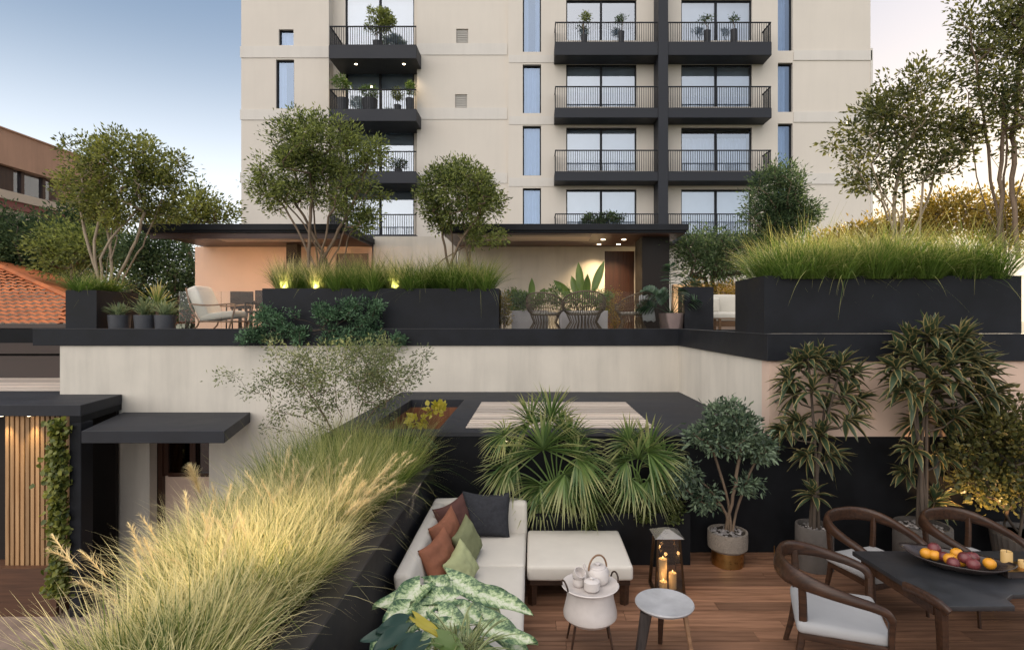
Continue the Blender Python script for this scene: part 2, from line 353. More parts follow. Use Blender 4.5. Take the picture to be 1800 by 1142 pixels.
def wall(mb, x0, x1, z0, z1, y0, y1, holes):
    """wall slab y0..y1 with rectangular openings (x0,x1,z0,z1)"""
    xs = sorted({x0, x1, *[min(max(h[i], x0), x1) for h in holes for i in (0, 1)]}); zs = sorted({z0, z1, *[min(max(h[i], z0), z1) for h in holes for i in (2, 3)]})
    nx, nz = len(xs), len(zs); o = len(mb.v)
    solid = [[not any(h[0] < (xs[i] + xs[i + 1]) / 2 < h[1] and h[2] < (zs[j] + zs[j + 1]) / 2 < h[3] for h in holes) for j in range(nz - 1)] for i in range(nx - 1)]
    vs = [(x, y, z) for y in (y0, y1) for x in xs for z in zs]
    I = lambda i, j, k: k * nx * nz + i * nz + j
    fs = []
    S_ = lambda i, j: 0 <= i < nx - 1 and 0 <= j < nz - 1 and solid[i][j]
    for i in range(nx - 1):
        for j in range(nz - 1):
            if not solid[i][j]: continue
            fs += [(I(i, j, 0), I(i + 1, j, 0), I(i + 1, j + 1, 0), I(i, j + 1, 0)), (I(i, j, 1), I(i, j + 1, 1), I(i + 1, j + 1, 1), I(i + 1, j, 1))]
            if not S_(i - 1, j): fs.append((I(i, j, 0), I(i, j + 1, 0), I(i, j + 1, 1), I(i, j, 1)))
            if not S_(i + 1, j): fs.append((I(i + 1, j, 0), I(i + 1, j, 1), I(i + 1, j + 1, 1), I(i + 1, j + 1, 0)))
            if not S_(i, j - 1): fs.append((I(i, j, 0), I(i, j, 1), I(i + 1, j, 1), I(i + 1, j, 0)))
            if not S_(i, j + 1): fs.append((I(i, j + 1, 0), I(i + 1, j + 1, 0), I(i + 1, j + 1, 1), I(i, j + 1, 1)))
    return mb.add(vs, fs)
def nrm(a): return a / np.maximum(np.linalg.norm(a, axis=-1, keepdims=True), 1e-9)
def leaves(c, d, L, Wd, fold=.25, shape=4, roll=None):
    """leaf blades at c pointing along d; returns verts, faces(tri)"""
    N = len(c); d = nrm(d); r = nrm(RNG.normal(size=(N, 3))) if roll is None else roll
    s = nrm(np.cross(d, r)); n = np.cross(s, d)
    L = np.broadcast_to(L, N)[:, None]; Wd = np.broadcast_to(Wd, N)[:, None]
    b = c; t = c + d * L - n * L * .12
    if shape == 4:
        l = c + d * L * .45 + s * Wd * .5 + n * Wd * fold; q = c + d * L * .45 - s * Wd * .5 + n * Wd * fold
        v = np.stack([b, l, t, q], 1); f = np.array([[0, 1, 2], [0, 2, 3]]); k = 4
    else:
        l1 = c + d * L * .28 + s * Wd * .45 + n * Wd * fold; q1 = c + d * L * .28 - s * Wd * .45 + n * Wd * fold
        l2 = c + d * L * .66 + s * Wd * .42 + n * Wd * fold * .8 - n * L * .03; q2 = c + d * L * .66 - s * Wd * .42 + n * Wd * fold * .8 - n * L * .03
        m1 = c + d * L * .28; m2 = c + d * L * .66 - n * L * .03
        v = np.stack([b, l1, l2, t, q2, q1, m1, m2], 1); k = 8
        f = np.array([[0, 1, 6], [0, 6, 5], [1, 2, 7], [1, 7, 6], [6, 7, 4], [6, 4, 5], [2, 3, 7], [7, 3, 4]])
    F = (np.arange(N)[:, None, None] * k + f[None]).reshape(-1, 3)
    return v.reshape(-1, 3), F
def blades(base, d0, L, Wd, droop, seg=5, fold=0.0, taper=1.0, belly=0.0):
    """curved tapering strips with 2 (fold=0) or 3 verts across; UV u across, v along"""
    N = len(base); d0 = nrm(d0); L = np.broadcast_to(L, N); Wd = np.broadcast_to(Wd, N); droop = np.broadcast_to(droop, N)
    side = np.cross(d0, np.array([0, 0, 1.0])); side = nrm(side + RNG.normal(size=(N, 3)) * .15)
    t = np.linspace(0, 1, seg + 1)
    hor = d0 * np.array([1, 1, 0]);
    pos = base[:, None] + d0[:, None] * (L[:, None] * t)[..., None]
    pos = pos + (np.array([0, 0, -1.0])[None, None] * (droop[:, None] * L[:, None] * t ** 2.2)[..., None]) + hor[:, None] * (droop[:, None] * L[:, None] * .25 * t ** 2)[..., None]
    if belly: w = (np.sin(np.pi * np.clip(t * .86 + .10, 0, 1)) ** .7) * (1 - t ** 5)
    else: w = (1 - t ** 1.6) ** taper
    w = np.maximum(w, .04)
    off = side[:, None] * (Wd[:, None] * .5 * w)[..., None]
    if fold:
        tan = nrm(np.gradient(pos, axis=1)); nn = nrm(np.cross(np.broadcast_to(side[:, None], tan.shape), tan))
        up = nn * (Wd[:, None] * .5 * w * fold)[..., None]
        v = np.stack([pos - off + up, pos, pos + off + up], 2); k = 3; us = [0, .5, 1]
    else:
        v = np.stack([pos - off, pos + off], 2); k = 2; us = [0, 1]
    per = (seg + 1) * k; f = []
    for i in range(seg):
        for j in range(k - 1): f.append([i * k + j, i * k + j + 1, (i + 1) * k + j + 1, (i + 1) * k + j])
    F = (np.arange(N)[:, None, None] * per + np.array(f)[None]).reshape(-1, 4)
    uv = np.stack(np.meshgrid(us, t, indexing='xy'), -1).reshape(-1, 2); uv = np.tile(uv, (N, 1))
    return v.reshape(-1, 3), F, uv
def join(parts):
    vs, fs, us, o = [], [], [], 0
    for p in parts:
        vs.append(p[0]); fs.append(p[1] + o); o += len(p[0])
        if len(p) > 2: us.append(p[2])
    return np.concatenate(vs), np.concatenate(fs), (np.concatenate(us) if us else None)
def frusta(segs, n=5):
    """segs: list of (p0,p1,r0,r1)"""
    p0 = np.array([s[0] for s in segs]); p1 = np.array([s[1] for s in segs]); r0 = np.array([s[2] for s in segs]); r1 = np.array([s[3] for s in segs])
    t = nrm(p1 - p0); a = np.where(np.abs(t[:, 2:3]) < .9, np.array([[0, 0, 1.0]]), np.array([[1.0, 0, 0]])); s = nrm(np.cross(t, a)); b = np.cross(s, t)
    g = np.arange(n) * 2 * np.pi / n
    ring = s[:, None] * np.cos(g)[None, :, None] + b[:, None] * np.sin(g)[None, :, None]
    v = np.concatenate([p0[:, None] - t[:, None] * r0[:, None, None] * .3 + ring * r0[:, None, None], p1[:, None] + ring * r1[:, None, None]], 1)
    f = np.array([[k, (k + 1) % n, n + (k + 1) % n, n + k] for k in range(n)])
    F = (np.arange(len(segs))[:, None, None] * 2 * n + f[None]).reshape(-1, 4)
    return v.reshape(-1, 3), F
def in_blob(n, c, r, hollow=.35):
    u = nrm(RNG.normal(size=(n, 3))); q = (hollow ** 3 + (1 - hollow ** 3) * RNG.random(n)) ** (1 / 3)
    return np.array(c)[None] + u * q[:, None] * np.array(r)[None]
def grow(base, blobs, ncl, nstem, r_trunk, lean=.25, step=.22, twig=.006, sprd=.05, stem_to=.55, waver=.016):
    """branching skeleton from base to cluster centres inside the blobs; returns segments and clusters"""
    base = np.array(base, float); wts = np.array([b[2] for b in blobs], float); wts /= wts.sum()
    cl = []
    for k, (c, r, w_) in enumerate(blobs):
        n = max(1, int(round(ncl * wts[k]))); cl.append(in_blob(n, c, r))
    cl = np.concatenate(cl)
    nodes_ = [base]; par = [-1]
    allc = np.array([b[0] for b in blobs]); low = cl[np.argsort(cl[:, 2])]
    for s_ in range(nstem):
        b = blobs[RNG.choice(len(blobs), p=wts)] if s_ >= len(blobs) else blobs[s_]
        tgt = np.array(b[0]) + RNG.normal(size=3) * np.array(b[1]) * .3; tgt = base + (tgt - base) * (stem_to + .25 * RNG.random())
        st = base + np.append(RNG.normal(size=2) * sprd, 0)
        L = np.linalg.norm(tgt - st); m = max(4, int(L / step)); prev = len(nodes_); nodes_.append(st); par.append(0)
        out = (tgt - st) * np.array([1, 1, 0]); bow = np.append(RNG.normal(size=2) * L * .05, 0)
        for i in range(1, m + 1):
            t = i / m; p = st + (tgt - st) * np.array([t ** (1 + lean), t ** (1 + lean), t]) + bow * math.sin(math.pi * t) + RNG.normal(size=3) * waver * min(1, 3 * t)
            nodes_.append(p); par.append(prev); prev = len(nodes_) - 1
    order = np.argsort(np.linalg.norm(cl - base, axis=1)); tips = []
    for ci in order:
        c = cl[ci]; A = np.array(nodes_[1:]); dd = A - c
        cost = np.linalg.norm(dd, axis=1) + .7 * np.maximum(0, A[:, 2] - c[2] + .05)
        j = int(np.argmin(cost)) + 1; p = nodes_[j]; L = np.linalg.norm(c - p); m = max(1, int(L / step)); prev = j
        for i in range(1, m + 1):
            t = i / m; q = p + (c - p) * t + np.array([0, 0, .12 * L]) * math.sin(math.pi * t) * .6 + (RNG.normal(size=3) * waver * .8 if i < m else 0)
            nodes_.append(q); par.append(prev); prev = len(nodes_) - 1
        tips.append(prev)
    cnt = np.zeros(len(nodes_))
    for t in tips: cnt[t] += 1
    for i in range(len(nodes_) - 1, 0, -1):
        cnt[par[i]] += cnt[i] if par[i] >= 0 else 0
    cnt = np.maximum(cnt, .6); rad = np.minimum(twig * cnt ** .5, r_trunk)
    segs = [(nodes_[par[i]], nodes_[i], min(rad[par[i]], rad[i] * 1.35), rad[i]) for i in range(1, len(nodes_)) if par[i] > 0]
    return segs, cl
def foliage(cl, base, per, size, width, rad, up=.2, out=.8, rnd=.7, shape=4, flat=1.0, vary=.35):
    N = len(cl) * per; cc = np.repeat(cl, per, 0)
    off = RNG.normal(size=(N, 3)) * rad * np.array([1, 1, flat]); c = cc + off
    ctr = cl.mean(0); d = nrm(off) * out + nrm(c - ctr) * .3 + RNG.normal(size=(N, 3)) * rnd * .5 + np.array([0, 0, up])
    L = size * (1 - vary + 2 * vary * RNG.random(N))
    return leaves(c, d, L, L * width, .2, shape)
def blob(px, py, rx, ry, d, w=None, depth=None):
    c = P(px, py, d); k = d / FPX
    return (tuple(c), (rx * k, (depth if depth else (rx + ry) * .5 * k), ry * k), w if w else rx * ry)
def tree(name, label, cat, base, blobs, ncl, per, size, width, rad, leaf, bark, nstem=4, r_trunk=.06, group=None, twig=.006, lean=.3, sprd=.06, stem_to=.55, up=.15, shape=4, parts=('trunk', 'crown'), root=None, flat=.8, waver=.016, step=.22):
    t = root or thing(name, label, cat, base, group)
    segs, cl = grow(base, blobs, ncl, nstem, r_trunk, lean, twig=twig, sprd=sprd, stem_to=stem_to, waver=waver, step=step)
    v, f = frusta(segs); link(parts[0], npmesh(parts[0], v, f, smooth=True), bark, t)
    v, f = foliage(cl, base, per, size, width, rad, up, shape=shape, flat=flat); link(parts[1], npmesh(parts[1], v, f), leaf, t)
    return t
def tussocks(cents, n, rad, L, Wd, tilt=(.1, .9), droop=(.1, .6), seg=5, taper=1.0, wind=(0, 0, 0), wild=.10):
    parts = []
    cents = np.array(cents, float); N = len(cents) * n; cc = np.repeat(cents, n, 0)
    a = RNG.random(N) * 2 * np.pi; q = np.sqrt(RNG.random(N)); base = cc + np.stack([np.cos(a), np.sin(a), a * 0], -1) * (q * rad)[:, None]
    a2 = a + RNG.normal(size=N) * .5; tl = tilt[0] + (tilt[1] - tilt[0]) * (q * .6 + RNG.random(N) * .4)
    d = np.stack([np.cos(a2) * np.sin(tl), np.sin(a2) * np.sin(tl), np.cos(tl)], -1) + np.array(wind)
    wl = RNG.random(N) < wild; d = np.where(wl[:, None], nrm(d + RNG.normal(size=(N, 3)) * np.array([.55, .55, .25])), d)
    sc_ = np.repeat(.8 + .4 * RNG.random(len(cents)), n)
    LL = L * sc_ * (.55 + .55 * RNG.random(N)); dr = droop[0] + (droop[1] - droop[0]) * RNG.random(N); dr = np.where(wl, dr * 1.5 + .15, dr)
    return blades(base, d, LL, Wd * (.6 + .8 * RNG.random(N)), dr, seg, 0, taper)
def copy_tree(o, parent=None):
    c = o.copy(); C.objects.link(c)
    if parent is not None: c.parent = parent
    for ch in list(o.children): copy_tree(ch, c)
    return c
def spot(name, loc, target, energy, col=(1, .72, .42), size=1.2, blend=.6, rad=.03, parent=None):
    l = bpy.data.lights.new(name, 'SPOT'); l.energy = energy; l.color = col; l.spot_size = size; l.spot_blend = blend; l.shadow_soft_size = rad
    o = bpy.data.objects.new(name, l); C.objects.link(o); o.location = loc
    o.rotation_euler = (Vector(target) - Vector(loc)).to_track_quat('-Z', 'Y').to_euler()
    if parent is not None: o.parent = parent; o.matrix_parent_inverse = Matrix.Translation(-parent.location)
    return o
def point(name, loc, energy, col=(1, .68, .36), rad=.05, parent=None):
    l = bpy.data.lights.new(name, 'POINT'); l.energy = energy; l.color = col; l.shadow_soft_size = rad
    o = bpy.data.objects.new(name, l); C.objects.link(o); o.location = loc
    if parent is not None: o.parent = parent; o.matrix_parent_inverse = Matrix.Translation(-parent.location)
    return o
# ================================================================ setting: ground and floors
g = MB().add([(-2500, -2500, -2.6), (2500, -2500, -2.6), (2500, 2500, -2.6), (-2500, 2500, -2.6)], [(0, 1, 2, 3)]).build('ground', 'earth'); tag(g, kind='structure')
g = MB().box(-30, -2.75, -2, 12.6, -2.59, -2.43).build('courtyard_floor', 'stone_floor'); tag(g, kind='structure')
mb = MB(); y = -1.0
while y < 7.34:
    x = -1.6 - random.random() * 1.5
    while x < 8.5:
        L = 1.9 + random.random() * 1.0
        mb.box(max(x, -1.28), min(x + L - .004, 8.5), y, min(y + .181, 7.365), -.03, random.uniform(-.001, .001)) if x + L > -1.25 else None
        x += L
    y += .186
g = mb.build('deck', 'deck', bevel=0); tag(g, kind='structure')
g = MB().box(-2.7, 8.5, -1, 7.37, -.3, -.035).build('deck_base', 'black_warm'); tag(g, kind='structure')
g = MB().prism([(-10.3, 12.02), (3.14, 12.02), (3.14, 7.46), (9, 7.46), (9, 17.3), (-10.3, 17.3)], 2.5, 2.755).build('terrace_floor', 'terrace_tile'); tag(g, kind='structure')

# ================================================================ house block under the terrace
hb = thing('house_block', 'low house block with pale plaster walls under a black edge band', 'house', (0, 11.94, -2.43))
mb = MB(); hole = (-8.05, -6.80, -2.43, .85)
wall(mb, -9.93, 3.06, -2.43, 2.47, 11.94, 12.18, [hole]); mb.build('rear_wall', 'plaster', hb)
MB().box(3.06, 3.30, 7.61, 11.94, 1.4, 2.476).build('side_wall', 'plaster', hb)
MB().box(3.06, 9, 7.37, 7.61, 1.497, 2.477).build('front_wall', 'plaster_pink', hb)
MB().box(-2.75, 9, 7.37, 7.6, -2.43, 1.497).build('lower_wall', 'black', hb)
mb = MB(); mb.prism([(-10.47, 11.90), (3.02, 11.90), (3.02, 7.33), (9, 7.33), (9, 7.53), (3.22, 7.53), (3.22, 12.10), (-10.47, 12.10)], 2.474, 2.823)
mb.build('edge_band', 'black_steel', hb, bevel=.006, seg=1)
MB().prism([(-10.47, 11.895), (3.015, 11.895), (3.015, 7.325), (9, 7.325), (9, 7.40), (3.09, 7.40), (3.09, 11.97), (-10.47, 11.97)], 2.8235, 2.829).build('edge_highlight', surf('highlight_strip', (.075, .073, .075), .45, .2, 4, 60, .1, .001), hb)  # added pale strip, a highlight along the band edge put into colour
# roof with skylight well and slatted panel
mb = MB()
holes = [(-2.30, -1.30, 7.85, 10.75), (-.95, 1.70, 7.92, 10.46)]
xs = [-2.75, -2.30, -1.30, -.95, 1.70, 3.06]
def cell(x0, x1, y0, y1): mb.box(x0, x1, y0, y1, 1.36, 1.503)
cell(-2.75, -2.30, 7.6, 11.94); cell(-1.30, -.95, 7.6, 11.94); cell(1.70, 3.06, 7.6, 11.94)
cell(-2.30, -1.30, 7.6, 7.85); cell(-2.30, -1.30, 10.75, 11.94); cell(-.95, 1.70, 7.6, 7.92); cell(-.95, 1.70, 10.46, 11.94)
mb.build('flat_roof', 'roof_black', hb)
MB().box(-2.75, 3.06, 7.36, 7.6, 1.497, 1.506).build('roof_edge', 'black_steel', hb)
mb = MB(); n = 15
for k in range(n):
    yy = 7.93 + (10.45 - 7.93) * k / n
    mb.box(-.94, 1.69, yy + .01, yy + .108, 1.46, 1.512)
mb.build('roof_slats', 'slat_pale', hb)
MB().box(-.95, 1.7, 7.9, 10.5, .2, .22).build('slat_void', 'black', hb)
mb = MB(); mb.box(-2.30, -1.30, 10.75, 10.80, -.8, 1.36); mb.box(-2.34, -2.30, 7.85, 10.75, -.8, 1.36); mb.box(-1.30, -1.26, 7.85, 10.75, -.8, 1.36); mb.box(-2.30, -1.30, 7.85, 10.75, -.9, -.8)
mb.build('skylight_well', woodmat('well_wood', (.12, .045, .02), (.22, .085, .04), .5, 2, 'Z', False), hb)
MB().box(-2.72, -2.70, 7.6, 11.9, -2.43, 1.36).build('roof_side', 'black', hb)
# window recess at the lower left
MB().box(-8.05, -6.80, 12.30, 12.36, -2.43, -.36).build('recess_panel', 'plaster_pink', hb)
wf = MB(); wf.box(-8.05, -7.95, 12.2, 12.34, -2.43, .85); wf.box(-7.95, -7.85, 12.24, 12.34, -.33, .85); wf.box(-6.86, -6.80, 12.24, 12.34, -.33, .85); wf.box(-7.85, -6.86, 12.24, 12.34, -.36, -.28); wf.box(-7.40, -7.28, 12.26, 12.33, -.28, .85)
wf = wf.build('window', 'door_wood', hb)
MB().box(-7.85, -6.86, 12.285, 12.295, -.28, .85).build('pane', 'glass_dark', wf)
MB().box(-8.05, -6.8, 13.6, 13.65, -2.4, .9).build('room_wall', 'plaster_pink', hb)
MB().box(-9.93, 3, 13.7, 13.9, -2.43, 2.47).build('inner_wall', 'black', hb)

# ================================================================ entrance structure, lower left
ep = thing('entrance_portal', 'black flat roofed entrance porch with warm timber slat screen', 'porch', (-10, 10.4, -2.43))
MB().prism([(-16, 10.4), (-8.27, 10.4), (-8.62, 11.93), (-9.94, 11.93), (-9.94, 12.5), (-16, 12.5)], 1.25, 1.452).build('roof', 'roof_black', ep, bevel=.006, seg=1)
MB().prism([(-8.48, 10.41), (-8.272, 10.41), (-8.62, 11.92), (-8.83, 11.92)], 1.13, 1.25).build('roof_beam', 'black', ep)
MB().box(-8.49, -8.272, 10.41, 10.7, -2.43, 1.13).build('column', 'black_steel', ep, bevel=.008, seg=1)
MB().box(-9.55, -8.64, 11.78, 11.86, -2.43, 1.24).build('door', 'black_warm', ep)
mb = MB()
for k in range(13):
    x = XP(11 + k * 8.9, 10.6); mb.box(x, x + .062, 10.58, 10.66, ZP(992, 10.6), 1.25)
sc_o = mb.build('slat_screen', 'slat_warm', ep)
MB().box(-10.2, -8.75, 10.85, 10.9, -2.43, 1.25).build('backing_panel', 'black_warm', ep)
MB().box(-16, -8.75, 10.44, 10.84, -2.43, ZP(992, 10.6)).build('plinth', 'plinth', ep)
MB().box(-16, -10.2, 11.2, 11.3, -2.43, 1.25).build('side_wall', 'plaster', ep)
mb = MB()
for x in (-9.75, -9.25): MB().lathe([(.0, 1.243), (.035, 1.243), (.04, 1.2495)], 14, (x, 10.455, 0)).build('downlight', 'lamp_on', ep)  # added fittings, put in to warm the slat screen
for x in (-9.75, -9.25): spot('downlight_lamp', (x, 10.45, 1.2), (x, 10.60, -1.2), 22, (1, .74, .40), 1.2, .9, .03, ep)  # added fill light on the slats, in place of sunlight
ec = MB().prism([(-7.86, 9.9), (-5.37, 9.9), (-5.93, 11.93), (-8.60, 11.93)], .865, 1.077).build('door_canopy', 'roof_black', bevel=.006, seg=1)
tag(ec, 'black flat canopy slab jutting from the plaster wall over a window', 'canopy')
# neighbour's boards, pale slatted roof, tiled roof
nb = thing('side_building', 'dark boarded annex with clay tiled hip roof at left edge', 'building', (-20, 16, -2.43))
MB().box(-30, -10.02, 12.9, 13.1, 2.49, 2.80).build('fascia', 'black', nb)
mb = MB(); mb.box(-30, -10, 14.9, 15.1, 2.13, 2.49); mb.box(-30, -10, 14.9, 15.1, 1.50, 2.07); mb.build('wall_board', 'boards', nb)
MB().box(-30, -9.9, 15.2, 15.3, -2.4, 2.8).build('rear_board', 'black_warm', nb)
mb = MB()
for k in range(14):
    yy = 12.55 + k * .17; mb.box(-24, -9.95, yy, yy + .12, 1.44, 1.50)
mb.build('slat_deck', 'slat_pale', nb)
# tiled roof: courses of wavy tiles on the front slope, hip to the right
cols = 200; rows = 24; x_e = -10.75; a_ = 1.73; vs = []; fs = []
for r in range(rows):
    for e in (0, 1):
        t = (r + e * 1.10) * .25
        for c in range(cols + 1):
            xr = x_e - a_ * t; x = xr - (cols - c) * .085
            vs.append((x, 15 + t, 2.895 + .45 * t + .020 * math.sin(x / .13 * math.pi) + (.042 if e == 0 else .0) + random.uniform(-.006, .006)))
    o = r * 2 * (cols + 1)
    for c in range(cols): fs.append((o + c, o + c + 1, o + cols + 2 + c, o + cols + 1 + c))
me = npmesh('tiled_roof', np.array(vs), np.array(fs), smooth=True); ro = link('tiled_roof', me, 'tile', nb)
mb = MB(); mb.box(-35, -10.65, 14.80, 14.95, 2.80, 2.91); mb.build('gutter', 'boards', nb)
mb = MB(); mb.sweep([(-10.75 - 1.73 * t, 15 + t, 2.95 + .45 * t) for t in (0, 2, 4, 6)], .09, .07, 8); mb.add([(-10.75, 15, 2.895), (-10.75 - 1.73 * 6, 21, 5.595), (-10.75, 21, 2.895)], [(0, 1, 2)]); mb.build('hip_ridge', 'tile', nb)

# ================================================================ terrace pavilions
def pavilion(x0, x1, xw0, xw1, name, label, wallmat, ylist):
    t = thing(name, label, 'pavilion', ((x0 + x1) / 2, 16, 2.755))
    mb = MB(); mb.box(x0, x1, 14.0, 17.0, 5.22, 5.375); mb.box(x0 + .04, x1 - .04, 14.05, 16.9, 5.165, 5.22); mb.build('roof', 'black_steel', t, bevel=.008, seg=1)
    return t
t = pavilion(-9.66, -4.62, 0, 0, 'garden_pavilion', 'left terrace pavilion with flat black roof and glowing peach wall', 'plaster_pink', None)
mb = MB(); mb.box(-9.6, -4.68, 14.1, 16.6, 5.145, 5.165); mb.build('soffit', 'soffit', t)
mb = MB()
for k in range(7): mb.box(-8.3, -5.9, 14.35 + k * .16, 14.46 + k * .16, 5.128, 5.1452)
mb.build('soffit_slats', 'slat_pale', t)
mb = MB(); wall(mb, -9.86, -4.70, 2.755, 5.146, 16.6, 16.85, [(-5.75, -4.80, 2.755, 4.95)]); mb.build('rear_wall', 'plaster_pink', t)
MB().box(-5.75, -4.80, 16.68, 16.74, 2.755, 4.95).build('door', 'door_wood', t)
MB().box(-9.3, -5.2, 14.24, 14.30, 5.10, 5.144).build('light_strip', emit('strip_glow', (1, .60, .30), 42), t)
MB().box(-9.5, -4.8, 14.10, 14.14, 5.02, 5.144).build('pelmet', 'soffit', t)
MB().box(-6.9, -6.6, 15.9, 16.2, 2.755, 5.144).build('column', 'black_warm', t)
t2 = pavilion(-2.3, 3.82, 0, 0, 'garden_pavilion', 'right terrace pavilion with black roof, four downlights and cream wall', 'plaster', None)
mb = MB(); mb.box(-2.25, 3.77, 14.1, 16.58, 5.145, 5.165); mb.build('soffit', 'soffit', t2)
mb = MB()
for k in range(6): mb.box(-1.9, 1.48, 14.3 + k * .16, 14.41 + k * .16, 5.128, 5.1452)
mb.build('soffit_slats', 'slat_pale', t2)
mb = MB(); wall(mb, -2.2, 3.7, 2.755, 5.146, 16.6, 16.85, [(2.09, 2.97, 2.755, 5.03)]); mb.build('rear_wall', 'plaster', t2)
MB().box(2.09, 2.97, 16.70, 16.76, 2.755, 5.03).build('door', 'door_wood', t2)
MB().box(2.80, 3.50, 14.6, 15.6, 2.755, 5.144).build('column', 'black_warm', t2)
for x in (1.86, 2.41):
    for y_ in (15.1, 16.05):
        d = MB().lathe([(0, 5.139), (.055, 5.139), (.062, 5.144)], 14, (x, y_, 0)).build('downlight', 'lamp_on', t2)
        spot('downlight_lamp', (x, y_, 5.1), (x - .25, y_ + .35, 2.7), 85, (1, .74, .42), 1.9, .9, .03, t2)
for x in (-.9, .4):
    continue
    d = MB().lathe([(0, 5.139), (.05, 5.139), (.056, 5.144)], 14, (x, 16.2, 0)).build('downlight', 'lamp_on', t2)
    spot('downlight_lamp', (x, 16.2, 5.1), (x, 16.55, 3.2), 40, (1, .74, .42), 1.9, .9, .03, t2)
gw = MB().box(-4.66, -2.25, 16.6, 16.82, 2.755, 5.45).build('garden_wall', 'plaster'); tag(gw, 'plain cream wall between the two terrace pavilions', 'wall')
gw = MB().box(3.9, 7.6, 15.8, 16.0, 2.755, 4.0).build('garden_wall', 'plaster_pink'); tag(gw, 'warm lit low wall behind the terrace sofa under a hedge', 'wall')

# ================================================================ apartment tower
TY = 28.0; s_ = TY / FPX
TX = lambda px: (px - CX) * s_
TZ = lambda py: H - (py - CY) * s_
tw = thing('apartment_tower', 'tall cream apartment tower with dark balconies and blue windows', 'apartment block', (1, TY, -2.5))
ZT = 25.0
rows = [(2, 74), (115, 190), (226, 302), (334, 413)]
tall = [(-10, 94), (116, 201), (223, 310), (332, 413)]
tallR = [(-10, 92), (113, 199), (219, 306), (328, 405)]
YR = 27.85
# left wing, middle strip, right wing
hl = [(TX(490), TX(516), TZ(80), TZ(52)), (TX(485), TX(517), TZ(191), TZ(105)), (TX(578), TX(733), TZ(500), TZ(-30))]
mb = MB(); wall(mb, TX(424), TX(578), -2.5, ZT, TY, TY + .35, hl[:2]); mb.build('left_wing_wall', 'tower_wall', tw)
vents = [(802, 823, 51, 76), (800, 821, 166, 190)]
mb = MB(); wall(mb, TX(733), TX(893), -2.5, ZT, TY, TY + .35, [(TX(a), TX(b), TZ(d), TZ(c)) for a, b, c, d in vents]); mb.build('middle_wall', 'tower_wall', tw)
hr = []
for a, b in tall: hr.append((TX(919), TX(951), TZ(b), TZ(a)))
for a, b in tallR: hr.append((TX(1365), TX(1391), TZ(b), TZ(a)))
for a, b in rows:
    hr.append((TX(995), TX(1118), TZ(b), TZ(a))); hr.append((TX(1196), TX(1320), TZ(b), TZ(a)))
mb = MB(); wall(mb, TX(893), TX(1527), -2.5, ZT, YR, YR + .45, hr); mb.build('right_wing_wall', 'tower_wall', tw)
mb = MB(); mb.box(TX(424), TX(424) + .3, TY + .35, TY + 14, -2.5, ZT); mb.box(TX(1527) - .3, TX(1527), YR + .45, TY + 14, -2.5, ZT); mb.box(TX(424) + .3, TX(1527) - .3, TY + 13.7, TY + 14, -2.5, ZT); mb.build('end_wall', 'tower_wall', tw)
MB().box(TX(424), TX(1527), TY + .5, TY + 14, ZT, ZT + .3).build('roof', 'tower_wall', tw)
# recess with the left balconies
RY = 28.6
mb = MB(); mb.box(TX(578) - .3, TX(578), TY + .35, RY, -2.5, ZT); mb.box(TX(733), TX(733) + .3, TY + .35, RY, -2.5, ZT)
rx0, rx1 = TX(578), TX(733); rowsL = [(-8, 79), (122, 192), (228, 302), (333, 415)]
RZ = lambda py: H - (py - CY) * RY / FPX
hl2 = [((607 - CX) * RY / FPX, (728 - CX) * RY / FPX, RZ(b) - .0, RZ(a)) for a, b in rowsL]
wall(mb, rx0, rx1, -2.5, ZT, RY, RY + .3, hl2); mb.build('recess_wall', 'tower_wall', tw)
# trim bands
tb = lambda *a: MB().box(*a).build('trim_band', 'tower_trim', tw)
for a, b in ((82, 102), (193, 211), (303, 322)): tb(TX(422.5), TX(578), TY - .03, TY, TZ(b), TZ(a))
for a, b in ((77, 97), (190, 210), (304, 322)): tb(TX(733), TX(892), TY - .025, TY, TZ(b), TZ(a))
for a, b in ((92, 109), (199, 217), (306, 325)):
    tb(TX(1392), TX(1529), YR - .04, YR, TZ(b), TZ(a)); tb(TX(895), TX(974), YR - .02, YR, TZ(b + 4), TZ(a + 8))
tb(TX(1527), TX(1530.5), YR - .04, TY + 4, TZ(500), TZ(88))
for a, b, c, d in vents:
    mb = MB(); mb.box(TX(a), TX(b), TY + .08, TY + .12, TZ(d), TZ(c))
    for k in range(7): mb.box(TX(a) + .04, TX(b) - .04, TY + .055, TY + .08, TZ(d) + .05 + k * .088, TZ(d) + .10 + k * .088)
    mb.build('vent', 'vent', tw)
def curtain_mesh(x0, x1, z0, z1, y):
    n = max(24, int((x1 - x0) / .03)); vs = []; fs = []
    ph = random.random() * 6
    for i in range(n + 1):
        x = x0 + (x1 - x0) * i / n; yy = y + .035 * math.sin(x * 38 + ph) + .02 * math.sin(x * 17 + ph * 2)
        vs += [(x, yy, z0), (x, yy, z1)]
    for i in range(n): fs.append((2 * i, 2 * i + 2, 2 * i + 3, 2 * i + 1))
    return vs, fs
